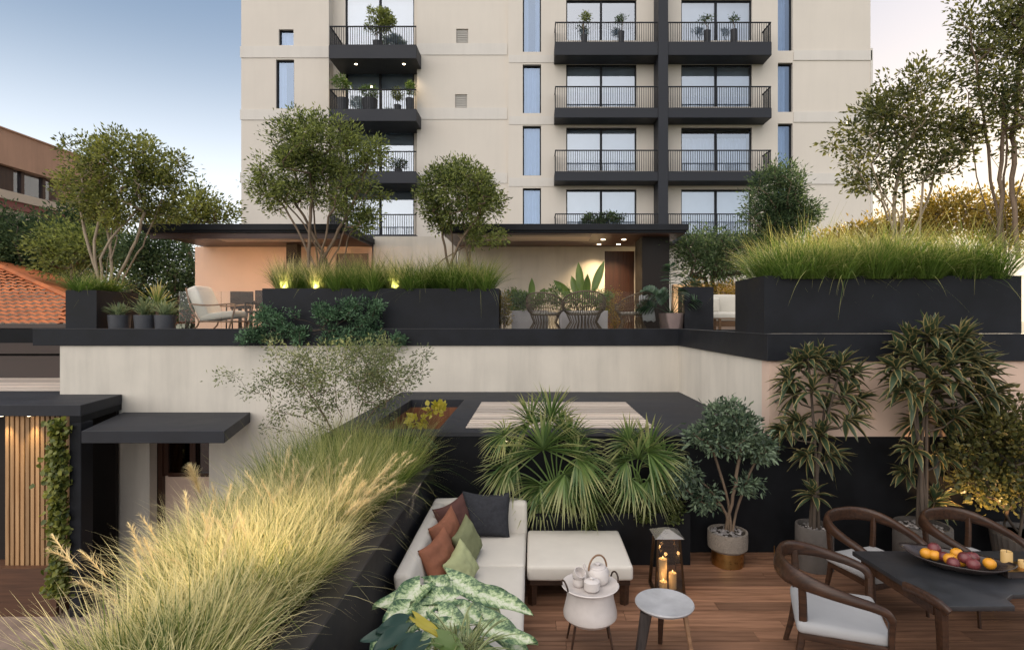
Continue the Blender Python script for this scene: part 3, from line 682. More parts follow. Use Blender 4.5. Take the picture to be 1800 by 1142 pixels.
def window(x0, x1, z0, z1, y, mull, curt, fr=.06, sill=True, gl=None):
    mb = MB(); mb.box(x0, x0 + fr, y, y + .12, z0, z1); mb.box(x1 - fr, x1, y, y + .12, z0, z1)
    mb.box(x0 + fr, x1 - fr, y, y + .12, z1 - fr, z1); mb.box(x0 + fr, x1 - fr, y, y + .12, z0, z0 + fr * .8)
    xs = [x0 + fr] + [x0 + (x1 - x0) * m for m in mull] + [x1 - fr]
    for m in mull: xm = x0 + (x1 - x0) * m; mb.box(xm - .05, xm + .05, y - .015, y + .12, z0 + fr * .8, z1 - fr)
    w = mb.build('window', 'black_steel', tw)
    g_ = MB().add([(x0 + fr, y + .06, z0 + fr * .8), (x1 - fr, y + .06, z0 + fr * .8), (x1 - fr, y + .06, z1 - fr), (x0 + fr, y + .06, z1 - fr)], [(0, 1, 2, 3)]).build('pane', 'glass' if mull else 'glass_blue', w)
    if curt is not None:
        mb = MB()
        for a, b, zt in curt: mb.add(*curtain_mesh(x0 + (x1 - x0) * a, x0 + (x1 - x0) * b, z0 + .02, z0 + (z1 - z0) * zt, y + .25))
        mb.build('curtain', 'curtain', w)
    MB().box(x0 - .1, x1 + .1, y + .9, y + .95, z0, z1).build('room_back', 'room', w)
    if mull and random.random() < .8: MB().box(x0 + .02, x1 - .02, y + .34, y + .35, z0, z1).build('sky_reflection_panel', 'sky_reflection_panel', w)  # added pale panel behind the pane, imitating the sky's reflection
    mb2 = MB(); 
    return w
for k, (a, b) in enumerate(tall): window(TX(919), TX(951), TZ(b), TZ(a), YR + .16, [], [(.05, .95, 1)] if k else [(.05, .30, 1), (.7, .95, 1)])
for k, (a, b) in enumerate(tallR): window(TX(1365), TX(1391), TZ(b), TZ(a), YR + .16, [], [(.1, .7, 1)])
window(TX(490), TX(516), TZ(80), TZ(52), TY + .12, [], [(0, 1, .9)], .05)
window(TX(485), TX(517), TZ(191), TZ(105), TY + .12, [], [(.05, .42, 1)], .06)
CU = [[(.04, .96, .36)], [(.04, .96, .40)], [(.04, .96, .30)], [(.04, .3, .4), (.55, .96, .35)]]
for k, (a, b) in enumerate(rows):
    window(TX(995), TX(1118), TZ(b), TZ(a), YR + .12, [.5], CU[k]); window(TX(1196), TX(1320), TZ(b), TZ(a), YR + .12, [.5], CU[(k + 1) % 4] if k != 2 else [(.04, .96, .8)])
for k, (a, b) in enumerate(rowsL):
    x0, x1, z0, z1 = hl2[k]; window(x0, x1, z0, z1, RY + .08, [.5], [(.04, .96, .42)])
def railing(x0, x1, yf, yb, z0, z1, parent, sides=(1, 1), sp=.105):
    mb = MB(); r = .018
    mb.box(x0, x1, yf, yf + .05, z1 - .05, z1); mb.box(x0, x1, yf + .01, yf + .04, z0, z0 + .03)
    n = int((x1 - x0) / sp)
    for i in range(n + 1):
        x = x0 + .02 + (x1 - x0 - .04) * i / n; mb.box(x - r * .62, x + r * .62, yf + .012, yf + .037, z0 + .03, z1 - .05)
    for sd, xx in ((0, x0), (1, x1 - .05)):
        if not sides[sd]: continue
        mb.box(xx, xx + .05, yf + .05, yb, z1 - .05, z1)
        m = int((yb - yf) / sp)
        for i in range(1, m): yy = yf + (yb - yf) * i / m; mb.box(xx + .013, xx + .037, yy - .012, yy + .012, z0 + .03, z1 - .05)
    return mb.build('railing', 'black_steel', parent)
BF = 26.85; BX = lambda px: (px - CX) * BF / FPX; BZ = lambda py: H - (py - CY) * BF / FPX
def balcony(p0, p1, top, rail, bot, yback, lights=(), chamfer=0, sides=(1, 1)):
    x0, x1 = BX(p0), BX(p1); z0, z1 = BZ(bot), BZ(top)
    mb = MB()
    if chamfer: mb.prism([(x0, BF), (x1 - .02, BF), (x1, BF + .03), (x1, yback - .002), (x0, yback - .002)], z0, z1)
    else: mb.box(x0, x1, BF, yback - .002, z0, z1)
    b = mb.build('balcony', 'slate', tw, bevel=.01, seg=1)
    railing(x0 + .02, x1 - .02, BF + .03, yback - .01, z1, BZ(rail), b, sides)
    for px in lights:
        MB().lathe([(0, z0 - .012), (.06, z0 - .012), (.07, z0 + .001)], 12, (BX(px), BF + .6, 0)).build('balcony_lamp', 'lamp_on', b)
        spot('balcony_spot', (BX(px), BF + .6, z0 - .05), (BX(px) - .15, BF + 1.6, z0 - 3), 40, (1, .75, .45), 2.2, .9, .05, None).parent = b
    return b
for (tp, rl, bt) in ((74, 38, 97), (190, 151, 207), (302, 263, 318), (412, 375, 427)):
    balcony(975, 1157, tp, rl, bt, YR, sides=(1, 0)); balcony(1174, 1357, tp, rl, bt, YR, chamfer=1, sides=(0, 1))
for k, (tp, rl, bt) in enumerate(((79, 45, 103), (192, 156, 213), (302, 265, 322), (413, 376, 424))):
    balcony(578, 732, tp, rl, bt, RY, lights=(619, 705) if k == 0 else (), sides=(1, 0))
MB().box(BX(1157), BX(1174), BF - .06, YR - .002, TZ(470), ZT).build('balcony_pillar', 'slate', tw, bevel=.01, seg=1)

# ================================================================ brown building far left
bb = thing('brown_building', 'brown rendered low rise with window strip at far left', 'building', (-24, 30, -2.5))
X0 = -23.4
mb = MB(); y0_, y1_ = 18, 31; hz = [(19, 28.6, ZP(296, 26), ZP(263, 26))]
# wall in the X plane: build along Y with openings
ztop = 11.45; zb = 9.9; zs = 8.75
mb.box(X0 - 12, X0, y0_, y1_, zb, ztop); mb.box(X0 - 12, X0 + .08, y0_, y1_ + .05, ztop, ztop + .06); mb.build('roof_parapet', 'brown_render', bb)
MB().box(X0 - .5, X0 - .4, y0_, y1_, zs, zb).build('window_glass', 'glass', bb)
MB().box(X0 - 1.5, X0 - 1.4, y0_, y1_, zs, zb).build('inner_wall', 'brown_render', bb)
mb = MB(); yy = y0_ + .3
k = 0
while yy < y1_ - .5:
    wd = .16 if k % 3 else .75
    MB().box(X0 - .55, X0 - .3, yy, yy + wd, zs, zb).build('window_post', 'door_wood', bb); yy += 1.15; k += 1
MB().box(X0 - .6, X0 - .02, y1_ - 2.6, y1_, zs, zb).build('end_panel', 'brown_render', bb)
MB().box(X0 - 12, X0 + .12, y0_, y1_, zs - .38, zs).build('sill_band', 'cream_render', bb)
MB().box(X0 - 12, X0, y0_, y1_, zs - .75, zs - .38).build('red_band', 'red_band', bb)
MB().box(X0 - 12, X0 - .2, y0_, y1_, -2.5, zs - .75).build('lower_wall', 'cream_render', bb)
mb = MB()
for k in range(8): mb.box(X0 - .22, X0 - .16, 18.8 + k * 1.6, 19.7 + k * 1.6, zs - 2.6, zs - 1.1)
mb.build('window', 'glass_dark', bb)

# ================================================================ planters and balustrade
def planter(x0, x1, y0, y1, z0, z1, label, mat='black_steel', th=.05, soil=.05, name='planter', group=None):
    t = thing(name, label, 'planter', ((x0 + x1) / 2, (y0 + y1) / 2, z0), group)
    mb = MB(); mb.box(x0, x1, y0, y0 + th, z0, z1); mb.box(x0, x1, y1 - th, y1, z0, z1); mb.box(x0, x0 + th, y0 + th, y1 - th, z0, z1); mb.box(x1 - th, x1, y0 + th, y1 - th, z0, z1)
    mb.build('box', mat, t)
    vs = []; n = max(2, int((x1 - x0) / .12)); m = max(2, int((y1 - y0) / .12))
    for j in range(m + 1):
        for i in range(n + 1): vs.append((x0 + th + (x1 - x0 - 2 * th) * i / n, y0 + th + (y1 - y0 - 2 * th) * j / m, z1 - soil + random.uniform(-.02, .02)))
    fs = [(j * (n + 1) + i, j * (n + 1) + i + 1, (j + 1) * (n + 1) + i + 1, (j + 1) * (n + 1) + i) for j in range(m) for i in range(n)]
    link('soil', npmesh('soil', np.array(vs), np.array(fs)), 'soil', t)
    return t
planter(-5.77, -.73, 12.12, 13.2, 2.755, 3.68, 'long black planter in the middle of the upper terrace edge')
planter(-9.96, -9.30, 12.12, 13.4, 2.755, 3.645, 'black cube planter at the left end of the terrace edge')
planter(3.02, 6.38, 7.43, 8.5, 2.8295, 3.583, 'large black planter at right above the dracaenas')
planter(3.25, 3.87, 12.2, 12.75, 2.755, 3.72, 'narrow black pillar planter between monstera pot and terrace sofa')
gp = thing('planter', 'long black planter wall beside the sofa full of fountain grass', 'planter', (-2, 4.5, -2.43))
MB().box(-1.49, -1.285, 1.6, 7.365, -2.43, 1.118).build('wall', 'black_steel', gp)
MB().box(-1.50, -1.28, 1.6, 7.365, 1.118, 1.143).build('cap', surf('planter_cap', (.034, .030, .031), .55, .35, 2.5, 90, .2, .002, spec=.35), gp, bevel=.006, seg=1)
MB().prism([(-2.10, 1.6), (-1.98, 1.6), (-2.52, 4.6), (-2.60, 7.365), (-2.72, 7.365), (-2.64, 4.6)], -2.43, 1.143).build('wall', 'black_steel', gp)
MB().prism([(-1.98, 1.6), (-1.50, 1.6), (-1.50, 7.36), (-2.60, 7.36), (-2.52, 4.6)], -2.3, 1.04).build('soil', 'soil', gp)
planter(-.02, 1.93, 6.98, 7.36, 0, .63, 'low black planter of palms behind the ottoman', th=.03, mat='black')
def balustrade(x0, x1, y, n, label):
    t = thing('glass_balustrade', label, 'balustrade', ((x0 + x1) / 2, y, 2.755), 'glass balustrades along the terrace edge')
    w = (x1 - x0) / n
    for k in range(n): MB().box(x0 + k * w + .008, x0 + (k + 1) * w - .008, y, y + .012, 2.80, 3.62).build('glass_panel', 'glass_rail', t)
    MB().box(x0, x1, y - .015, y + .027, 2.755, 2.80).build('base_rail', 'black_steel', t)
balustrade(-7.6, -5.80, 12.2, 2, 'clear glass balustrade in front of the white lounge chair')
balustrade(-.70, 3.22, 12.2, 3, 'clear glass balustrade in front of the rattan chairs')
balustrade(3.90, 4.90, 12.3, 1, 'clear glass balustrade in front of the terrace sofa')
# ================================================================ lounge furniture on the deck
def rbox(x0, x1, y0, y1, z0, z1, name, mat, parent, r=.03, seg=4, puff=0.0, wob=.006):
    bm = bmesh.new(); bmesh.ops.create_cube(bm, size=1)
    for v in bm.verts: v.co = Vector((x0 + (v.co.x + .5) * (x1 - x0), y0 + (v.co.y + .5) * (y1 - y0), z0 + (v.co.z + .5) * (z1 - z0)))
    bmesh.ops.bevel(bm, geom=bm.edges[:], offset=r, segments=seg, profile=.5, affect='EDGES')
    for _ in range(3):
        es = [e for e in bm.edges if e.calc_length() > .13]
        if es: bmesh.ops.subdivide_edges(bm, edges=es, cuts=1, use_grid_fill=True)
    cx, cy, cz = (x0 + x1) / 2, (y0 + y1) / 2, (z0 + z1) / 2; hx, hy, hz = (x1 - x0) / 2, (y1 - y0) / 2, (z1 - z0) / 2
    for v in bm.verts:
        u, w, t = (v.co.x - cx) / hx, (v.co.y - cy) / hy, (v.co.z - cz) / hz
        n = (mnoise.noise(v.co * 4.3) + .5 * mnoise.noise(v.co * 11)) * wob
        if puff:
            v.co.z += puff * (1 - u ** 4) * (1 - w ** 4) * (1 if t > 0 else 0) + n
            v.co.x += puff * .3 * (1 - w ** 4) * (1 - t * t) * u
            v.co.y += puff * .3 * (1 - u ** 4) * (1 - t * t) * w
    me = bpy.data.meshes.new(name); bm.to_mesh(me); bm.free()
    me.polygons.foreach_set('use_smooth', np.ones(len(me.polygons), bool)); me.update()
    return link(name, me, mat, parent)
sf = thing('corner_sofa', 'pale L shaped corner sofa against the grass planter wall', 'sofa', (-.6, 5.5, 0))
rbox(-1.06, -.085, 5.955, 6.90, .29, .435, 'seat_cushion', 'fabric_white', sf, .035, puff=.018)
rbox(-1.06, -.085, 4.20, 5.945, .29, .435, 'seat_cushion', 'fabric_white', sf, .035, puff=.018)
rbox(-1.225, -.075, 6.88, 7.08, .27, .80, 'backrest', 'fabric_white', sf, .05, puff=.012)
def backlean(x0, x1, y0, y1, z0, z1, lean):
    o = rbox(x0, x1, y0, y1, z0, z1, 'backrest', 'fabric_white', sf, .05, puff=.012)
    for v in o.data.vertices: v.co.x -= (v.co.z - z0) / (z1 - z0) * lean
    return o
backlean(-1.15, -.99, 4.93, 6.90, .27, .80, .075)
MB().box(-1.18, -.11, 4.25, 7.05, .17, .285).build('frame', 'dark_wood', sf, bevel=.008, seg=1)
for x, y_ in ((-1.12, 4.3), (-.17, 4.3), (-1.12, 6.95), (-.17, 6.95), (-.17, 5.6)):
    MB().sweep([(x, y_, 0), (x, y_, .175)], [.022, .03], [.022, .03], 4).build('leg', 'dark_wood', sf)
ot = thing('ottoman', 'wide pale ottoman with dark legs beside the corner sofa', 'ottoman', (.5, 6.4, 0))
rbox(-.062, 1.045, 5.92, 6.96, .285, .44, 'cushion', 'fabric_white', ot, .032, puff=.016)
MB().box(-.04, 1.02, 5.97, 6.93, .22, .283).build('frame', 'dark_wood', ot, bevel=.006, seg=1)
for x, y_ in ((-.01, 6.02), (.965, 6.02), (-.01, 6.88), (.965, 6.88)):
    MB().sweep([(x, y_, 0), (x, y_, .222)], [.045, .055], [.035, .045], 4, up=Vector((0, 1, 0))).build('leg', 'dark_wood', ot)
def pillow(name, label, c, w, h, t, face, mat, roll=0, group=None):
    n = 22; vs = []; fs = []; face = Vector(face).normalized(); up = Vector((0, 0, 1)); right = up.cross(face).normalized(); up = face.cross(right)
    Rm = Matrix.Rotation(roll, 3, face); right = Rm @ right; up = Rm @ up; seed = random.random() * 50
    for sgn in (1, -1):
        for j in range(n + 1):
            for i in range(n + 1):
                u, v = 2 * i / n - 1, 2 * j / n - 1
                x = u * w / 2 * (1 - .09 * (1 - v * v)); y_ = v * h / 2 * (1 - .09 * (1 - u * u)) - .02 * (1 - u * u) * (v > 0) * v
                k = max(0, (1 - u * u) * (1 - v * v)) ** .42
                wr = mnoise.noise(Vector((u * 2.2 + seed, v * 3.2, sgn))) * .5 + mnoise.noise(Vector((u * 6 + seed, v * 2 + u * 3, 4))) * .3
                d = sgn * t / 2 * k * (1 + wr * .5 * (1 - k * .35))
                vs.append(Vector(c) + right * x + up * y_ + face * d)
    o = (n + 1) ** 2
    for j in range(n):
        for i in range(n):
            a = j * (n + 1) + i; fs.append((a, a + 1, a + n + 2, a + n + 1)); fs.append((o + a, o + a + n + 1, o + a + n + 2, o + a + 1))
    me = npmesh(name, np.array([tuple(v) for v in vs]), np.array(fs), smooth=True); ob = link(name, me, mat)
    bm = bmesh.new(); bm.from_mesh(me); bmesh.ops.remove_doubles(bm, verts=bm.verts, dist=.0004); bm.to_mesh(me); bm.free()
    me.polygons.foreach_set('use_smooth', np.ones(len(me.polygons), bool))
    tag(ob, label, 'cushion', group); return ob
pillow('cushion', 'large charcoal square cushion on the back of the sofa', (-.565, 6.76, .70), .60, .53, .20, (.10, -1, .33), 'fab_char', R(-3))
pillow('cushion', 'dark brown cushion in the corner of the sofa', (-.90, 6.50, .70), .50, .50, .17, (.78, -.62, .30), 'fab_brown', R(8))
pillow('cushion', 'rust cushion between the dark brown cushion and the front rust one', (-.91, 6.10, .685), .50, .48, .17, (.90, -.42, .33), 'fab_rust', R(12), 'rust cushions')
pillow('cushion', 'rust cushion nearest the striped leaves at the end of the backrest', (-.91, 5.58, .66), .50, .47, .18, (.88, -.40, .35), 'fab_rust', R(10), 'rust cushions')
pillow('cushion', 'dull sage green cushion leaning on the rust cushion', (-.70, 6.08, .635), .46, .42, .18, (.93, -.30, .42), 'fab_green', R(14))
pillow('cushion', 'pale lime cushion on the sofa just above the big leaves', (-.70, 5.55, .60), .40, .38, .18, (.85, -.45, .45), 'fab_lime', R(20))

# tulip side table with tray and tea things
TXc, TYc = .52, 5.18
st = thing('side_table', 'white drum side table on thin dark legs beside the ottoman', 'side table', (TXc, TYc, 0))
MB().lathe([(0, .275), (.15, .275), (.205, .292), (.243, .33), (.244, .36), (.232, .41), (.215, .48), (.208, .555), (.208, .57), (0, .57)], 40, (TXc, TYc, 0)).build('drum', 'ceramic', st, smooth=True)
for a in (225, 315, 45, 135):
    x, y_ = math.cos(R(a)), math.sin(R(a))
    MB().tube([(TXc + x * .28, TYc + y_ * .28, 0), (TXc + x * .20, TYc + y_ * .20, .32), (TXc + x * .12, TYc + y_ * .12, .50)], [.009, .012, .012], 8).build('leg', 'dark_wood', st, smooth=True)
tz = .572
tr = thing('serving_tray', 'round white tray with two looped handles on the drum table', 'tray', (TXc, TYc, tz))
MB().lathe([(0, tz + .004), (.20, tz + .004), (.255, tz + .022), (.262, tz + .03), (.256, tz + .036), (.21, tz + .022), (.205, tz + .018), (0, tz + .018)], 48, (TXc, TYc, 0)).build('dish', 'ceramic', tr, smooth=True)
for sx, ang in ((-1, 20), (1, 20)):
    pts = []
    for k in range(9):
        g = math.pi * k / 8; a = R(ang) + (math.pi if sx < 0 else 0); tx = -math.sin(a); ty = math.cos(a)
        w_ = .07 * math.cos(g); pts.append((TXc + math.cos(a) * (.248 + .012 * math.sin(g)) + tx * w_, TYc + math.sin(a) * (.248 + .012 * math.sin(g)) + ty * w_, tz + .03 + .07 * math.sin(g)))
    MB().tube(catmull(pts, 3), .008, 8).build('handle', 'dark_wood', tr, smooth=True)
zt = tz + .0185
def cup(x, y, z, r, h, label, tilt=None, lid=False, name='cup', cat='cup'):
    mt = Matrix.Rotation(R(tilt[0]), 3, tilt[1]) if tilt else Matrix()
    o = MB().lathe([(0, 0), (r * .72, 0), (r * .95, h * .18), (r, h * .55), (r * .97, h), (r * .89, h), (r * .90, h * .55), (r * .8, h * .15), (0, h * .10)], 28, (x, y, z), mt.to_3x3() if tilt else None).build(name, 'ceramic', smooth=True)
    tag(o, label, cat, 'stacked tea cups' if cat == 'cup' else None); return o
cup(TXc - .105, TYc - .01, zt, .055, .072, 'lower upright white tea cup beneath the tilted one')
cup(TXc - .118, TYc - .005, zt + .083, .055, .072, 'upper tilted white tea cup stacked on another cup', (38, Vector((.8, .5, 0))))
sp = cup(TXc + .005, TYc - .10, zt, .072, .085, 'small lidded white sugar pot at the front of the tray', name='sugar_pot', cat='sugar pot')
MB().lathe([(.0715, .084), (.05, .096), (.012, .100), (.010, .108), (.022, .114), (.014, .120), (0, .121)], 24, (TXc + .005, TYc - .10, zt)).build('lid', 'ceramic', sp, smooth=True)
tp = thing('teapot', 'white teapot with arched cane handle on the tray', 'teapot', (TXc + .075, TYc + .06, zt))
tx, ty = TXc + .075, TYc + .06
MB().lathe([(0, 0), (.075, 0), (.098, .02), (.108, .06), (.104, .105), (.088, .135), (.07, .142), (0, .142)], 36, (tx, ty, zt)).build('body', 'ceramic', tp, smooth=True)
MB().lathe([(.078, .1415), (.072, .152), (.03, .158), (.014, .160), (.014, .168), (.028, .176), (.015, .182), (0, .182)], 28, (tx, ty, zt)).build('lid', 'ceramic', tp, smooth=True)
MB().tube(catmull([(tx + .095 * math.cos(R(140)), ty + .095 * math.sin(R(140)), zt + .07), (tx + .135 * math.cos(R(140)), ty + .135 * math.sin(R(140)), zt + .085), (tx + .16 * math.cos(R(140)), ty + .16 * math.sin(R(140)), zt + .13)], 5), [.02 - .001 * k for k in range(11)], 10).build('spout', 'ceramic', tp, smooth=True)
pts = [(tx + .095 * math.cos(g) * math.cos(R(25)), ty + .095 * math.cos(g) * math.sin(R(25)), zt + .125 + .125 * math.sin(g)) for g in np.linspace(0, math.pi, 17)]
MB().tube(pts, .0085, 8).build('handle', 'teak', tp, smooth=True)
# grey stool
gs = thing('stool', 'grey round topped stool with splayed dark wooden legs', 'stool', (1.155, 5.0, 0))
M['leg_grey'] = woodmat('grey_wood', (.022, .018, .017), (.055, .046, .043), .45, 4, 'Z', False)
MB().lathe([(0, .455), (.13, .460), (.20, .478), (.245, .505), (.256, .522), (.250, .532), (.20, .526), (.10, .518), (0, .516)], 48, (1.155, 5.0, 0)).build('seat', 'concrete_seat', gs, smooth=True)
for a, r0, r1 in ((203, .050, .036), (322, .022, .014), (85, .03, .02)):
    x, y_ = math.cos(R(a)), math.sin(R(a))
    MB().sweep([(1.155 + x * .19, 5 + y_ * .19, .475), (1.155 + x * .235, 5 + y_ * .235, .24), (1.155 + x * .29, 5 + y_ * .29, 0)], [r0 * .95, r0 * .8, r1 * .8], [r0, r0 * .85, r1], 10, .7).build('leg', 'leg_grey' if a == 203 else 'teak' if a == 322 else 'dark_wood', gs, smooth=True)
# lantern
lx, ly = 1.49, 6.35
ln = thing('lantern', 'tall tapered bronze lantern holding three candles by the planter', 'lantern', (lx, ly, 0))
MB().box(lx - .17, lx + .17, ly - .17, ly + .17, 0, .03).build('base', 'bronze', ln, bevel=.004, seg=1)
for sx in (-1, 1):
    for sy in (-1, 1):
        MB().sweep([(lx + sx * .158, ly + sy * .158, .03), (lx + sx * .118, ly + sy * .118, .60)], .012, .012, 4).build('post', 'bronze', ln)
mb = MB(); mb.box(lx - .13, lx + .13, ly - .13, ly + .13, .60, .618); mb.build('top_frame', 'bronze', ln)
MB().add([(lx - .165, ly - .165, .618), (lx + .165, ly - .165, .618), (lx + .165, ly + .165, .618), (lx - .165, ly + .165, .618), (lx - .03, ly - .03, .685), (lx + .03, ly - .03, .685), (lx + .03, ly + .03, .685), (lx - .03, ly + .03, .685)], [(0, 3, 2, 1), (0, 1, 5, 4), (1, 2, 6, 5), (2, 3, 7, 6), (3, 0, 4, 7), (4, 5, 6, 7)]).build('roof', surf('lantern_cap', (.42, .38, .34), .28, .15, 5, 60, .1, .001, metal=.7), ln, bevel=.006, seg=1)
for sx, sy in ((0, -1), (0, 1), (-1, 0), (1, 0)):
    a, b = .150, .112
    if sx == 0: q = [(lx - a, ly + sy * a, .035), (lx + a, ly + sy * a, .035), (lx + b, ly + sy * b, .60), (lx - b, ly + sy * b, .60)]
    else: q = [(lx + sx * a, ly - a, .035), (lx + sx * a, ly + a, .035), (lx + sx * b, ly + b, .60), (lx + sx * b, ly - b, .60)]
    MB().add(q, [(0, 1, 2, 3)]).build('glass_side', 'lantern_glass', ln)
def candle(x, y, z, r, h, label, mat='candle', lit=True, group='candles in the lantern', en=.25):
    t = thing('candle', label, 'candle', (x, y, z), group)
    MB().lathe([(0, 0), (r, 0), (r, h - .004), (r * .94, h), (r * .75, h - .008), (0, h - .012)], 22, (x, y, z)).build('wax', mat, t, smooth=True)
    MB().tube([(x, y, z + h - .012), (x + .001, y, z + h + .012)], .0018, 5).build('wick', 'black', t)
    if lit:
        MB().lathe([(0, 0), (.004, .005), (.005, .011), (.003, .021), (0, .028)], 10, (x, y, z + h + .006)).build('flame', 'flame', t, smooth=True)
        point('candle_glow', (x, y, z + h + .05), en, (1, .58, .24), .02, t)
candle(lx - .035, ly + .03, .031, .046, .30, 'tallest candle in the bronze lantern')
candle(lx + .06, ly - .03, .031, .042, .17, 'middle sized candle on the right inside the lantern')
candle(lx - .055, ly - .085, .031, .042, .10, 'shortest candle at the front inside the lantern')

# ================================================================ dining set
dt = thing('dining_table', 'long black dining table with thick corner leg and stepped front edge', 'table', (4.0, 5.0, 0))
MB().prism([(3.25, 4.52), (3.83, 4.52), (3.86, 4.64), (3.98, 4.72), (5.3, 4.72), (5.3, 5.60), (3.14, 5.60)], .690, .735).build('tabletop', 'table_black', dt, bevel=.006, seg=2)
MB().prism([(3.17, 5.50), (3.25, 4.62), (3.29, 4.62), (3.21, 5.50)], .61, .689).build('side_rail', 'dark_wood', dt)
MB().sweep(catmull([(3.17, 4.86, .735), (3.20, 4.70, .748), (3.235, 4.54, .742), (3.27, 4.47, .70)], 5), [.022] * 16, [.038] * 16, 10, .6).build('corner_arm', 'dark_wood', dt, smooth=True)
MB().sweep([(3.275, 4.565, .69), (3.29, 4.57, .35), (3.30, 4.575, 0)], [.05, .045, .036], [.035, .03, .025], 10, .6).build('leg', 'dark_wood', dt, smooth=True)
for x, y_ in ((5.2, 4.82), (3.24, 5.48), (5.2, 5.5)):
    MB().sweep([(x, y_, .69), (x, y_, 0)], [.045, .03], [.04, .025], 10, .6).build('leg', 'dark_wood', dt, smooth=True)
def make_chair(label, seatmat='fabric_seat'):
    t = thing('dining_chair', label, 'chair', (0, 0, 0), 'walnut dining chairs round the black table'); t['local'] = 1
    half = [(-.385, 0, .815), (-.372, .12, .815), (-.325, .235, .81), (-.23, .325, .798), (-.09, .375, .772), (.06, .385, .738), (.18, .375, .708), (.265, .362, .672), (.300, .355, .62)]
    hh = [.074, .076, .072, .062, .047, .037, .033, .031, .028]; hw = [.022, .023, .026, .030, .034, .036, .035, .033, .030]
    full = [(x, -y_, z) for x, y_, z in half[:0:-1]] + half
    fh = hh[:0:-1] + hh; fw = hw[:0:-1] + hw; nn = 5
    pts = catmull(full, nn); ts = np.linspace(0, len(full) - 1, len(pts)); H_ = list(np.interp(ts, range(len(full)), fh)); W_ = list(np.interp(ts, range(len(full)), fw))
    MB().sweep(pts, W_, H_, 14, .75).build('back_rail', 'dark_wood', t, smooth=True)
    for sy in (-1, 1):
        MB().sweep(catmull([(.302, sy * .354, .64), (.30, sy * .335, .45), (.31, sy * .325, .22), (.325, sy * .33, 0)], 4), [.022 - .0008 * k for k in range(13)], [.024 - .0008 * k for k in range(13)], 10, .7).build('leg', 'dark_wood', t, smooth=True)
        MB().sweep(catmull([(-.245, sy * .300, .79), (-.235, sy * .285, .60), (-.235, sy * .27, .42), (-.265, sy * .275, .2), (-.31, sy * .29, 0)], 4), [.019 + .004 * math.sin(k / 16 * 3.14) for k in range(17)], [.026 + .006 * math.sin(k / 16 * 3.14) - .0005 * k for k in range(17)], 10, .7).build('leg', 'dark_wood', t, smooth=True)
        MB().sweep([(-.24, sy * .278, .365), (.30, sy * .325, .375)], .014, .032, 8, .6).build('side_rail', 'dark_wood', t, smooth=True)
    MB().sweep([(.302, -.325, .375), (.302, .325, .375)], .014, .032, 8, .6).build('front_rail', 'dark_wood', t, smooth=True)
    MB().sweep([(-.24, -.275, .365), (-.24, .275, .365)], .014, .030, 8, .6).build('rear_rail', 'dark_wood', t, smooth=True)
    MB().sweep([(-.400, .115, .757), (-.402, .112, .872)], .003, .004, 6).build('brass_inlay', 'brass', t)
    rbox(-.275, .315, -.315, .315, .392, .480, 'seat', seatmat, t, .034, puff=.016)
    return t
ch = make_chair('walnut curved armchair with pale seat at the left end of the table')
for d in list(ch.children): pass
def place(o, x, y, ang, label=None):
    o.location = (x, y, 0); o.rotation_euler = (0, 0, R(ang))
    if label: o['label'] = label
c2 = copy_tree(ch); place(ch, 2.60, 4.92, -20); ch.scale = (1.16, 1.16, 1.08)
c2.scale = (1.06, 1.06, 1.03); place(c2, 3.56, 5.98, -72, 'walnut curved armchair behind the table nearest the tall dracaena')
c3 = copy_tree(c2); place(c3, 4.60, 5.98, -74, 'walnut curved armchair behind the fruit bowl at far right')
# fruit bowl
bx, by, bz = 3.86, 5.20, .7355
bo = thing('fruit_bowl', 'dark glazed boat shaped bowl of fruit on the black table', 'bowl', (bx, by, bz))
n, m = 40, 9; vs = []; fs = []; ca, sa = math.cos(R(-34)), math.sin(R(-34))
for side in (0, 1):
    for j in range(m + 1):
        t = j / m
        for i in range(n):
            g = 2 * math.pi * i / n; c, s2 = math.cos(g), math.sin(g)
            k = (.18 + .82 * t ** .75) - side * .025 * t
            x = .44 * k * math.copysign(abs(c) ** .85, c); y_ = .235 * k * s2 * (1 - .25 * abs(c) ** 3)
            z = .012 + (.085 + .035 * abs(c) ** 3) * t ** 1.7 - (0.012 if side == 0 else 0) * (1 - t)
            vs.append((bx + x * ca - y_ * sa, by + x * sa + y_ * ca, bz + z))
o2 = (m + 1) * n
for side in (0, 1):
    for j in range(m):
        for i in range(n): a = side * o2 + j * n + i; b = side * o2 + j * n + (i + 1) % n; fs.append((a, b, b + n, a + n))
for i in range(n): fs.append((m * n + i, m * n + (i + 1) % n, o2 + m * n + (i + 1) % n, o2 + m * n + i))
link('dish', npmesh('dish', np.array(vs), np.array(fs), smooth=True), 'bowl', bo)
MB().prism([(bx + .085 * ca * c - .045 * sa * s2, by + .085 * sa * c + .045 * ca * s2) for c, s2 in [(math.cos(g), math.sin(g)) for g in np.linspace(0, 2 * math.pi, 17)[:-1]]], bz, bz + .013).build('foot', 'bowl', bo)
fr = [('orange', -.22, .035, 0), ('orange', -.155, .03, .0), ('plum', -.155, .09, .05), ('orange', -.04, -.055, .02), ('orange', .015, .075, .04), ('plum', -.02, -.115, .012), ('plum', .065, -.02, .05), ('plum', .13, .06, .035), ('plum', .125, -.075, .02), ('orange', .245, .00, .03), ('plum', -.08, .02, .005), ('orange', .04, .01, .0)]
fl = ['orange at the left tip of the bowl', 'orange half hidden behind the topmost plum at left', 'dark plum on top at the left of the fruit pile', 'orange in the front middle of the fruit pile', 'orange at the back middle of the fruit pile', 'plum at the near rim of the bowl', 'plum on top in the middle of the pile', 'plum at the back right of the pile', 'plum at the front right of the pile', 'lone orange at the right tip of the bowl', 'plum buried low in the pile at left', 'orange buried low in the centre of the pile']
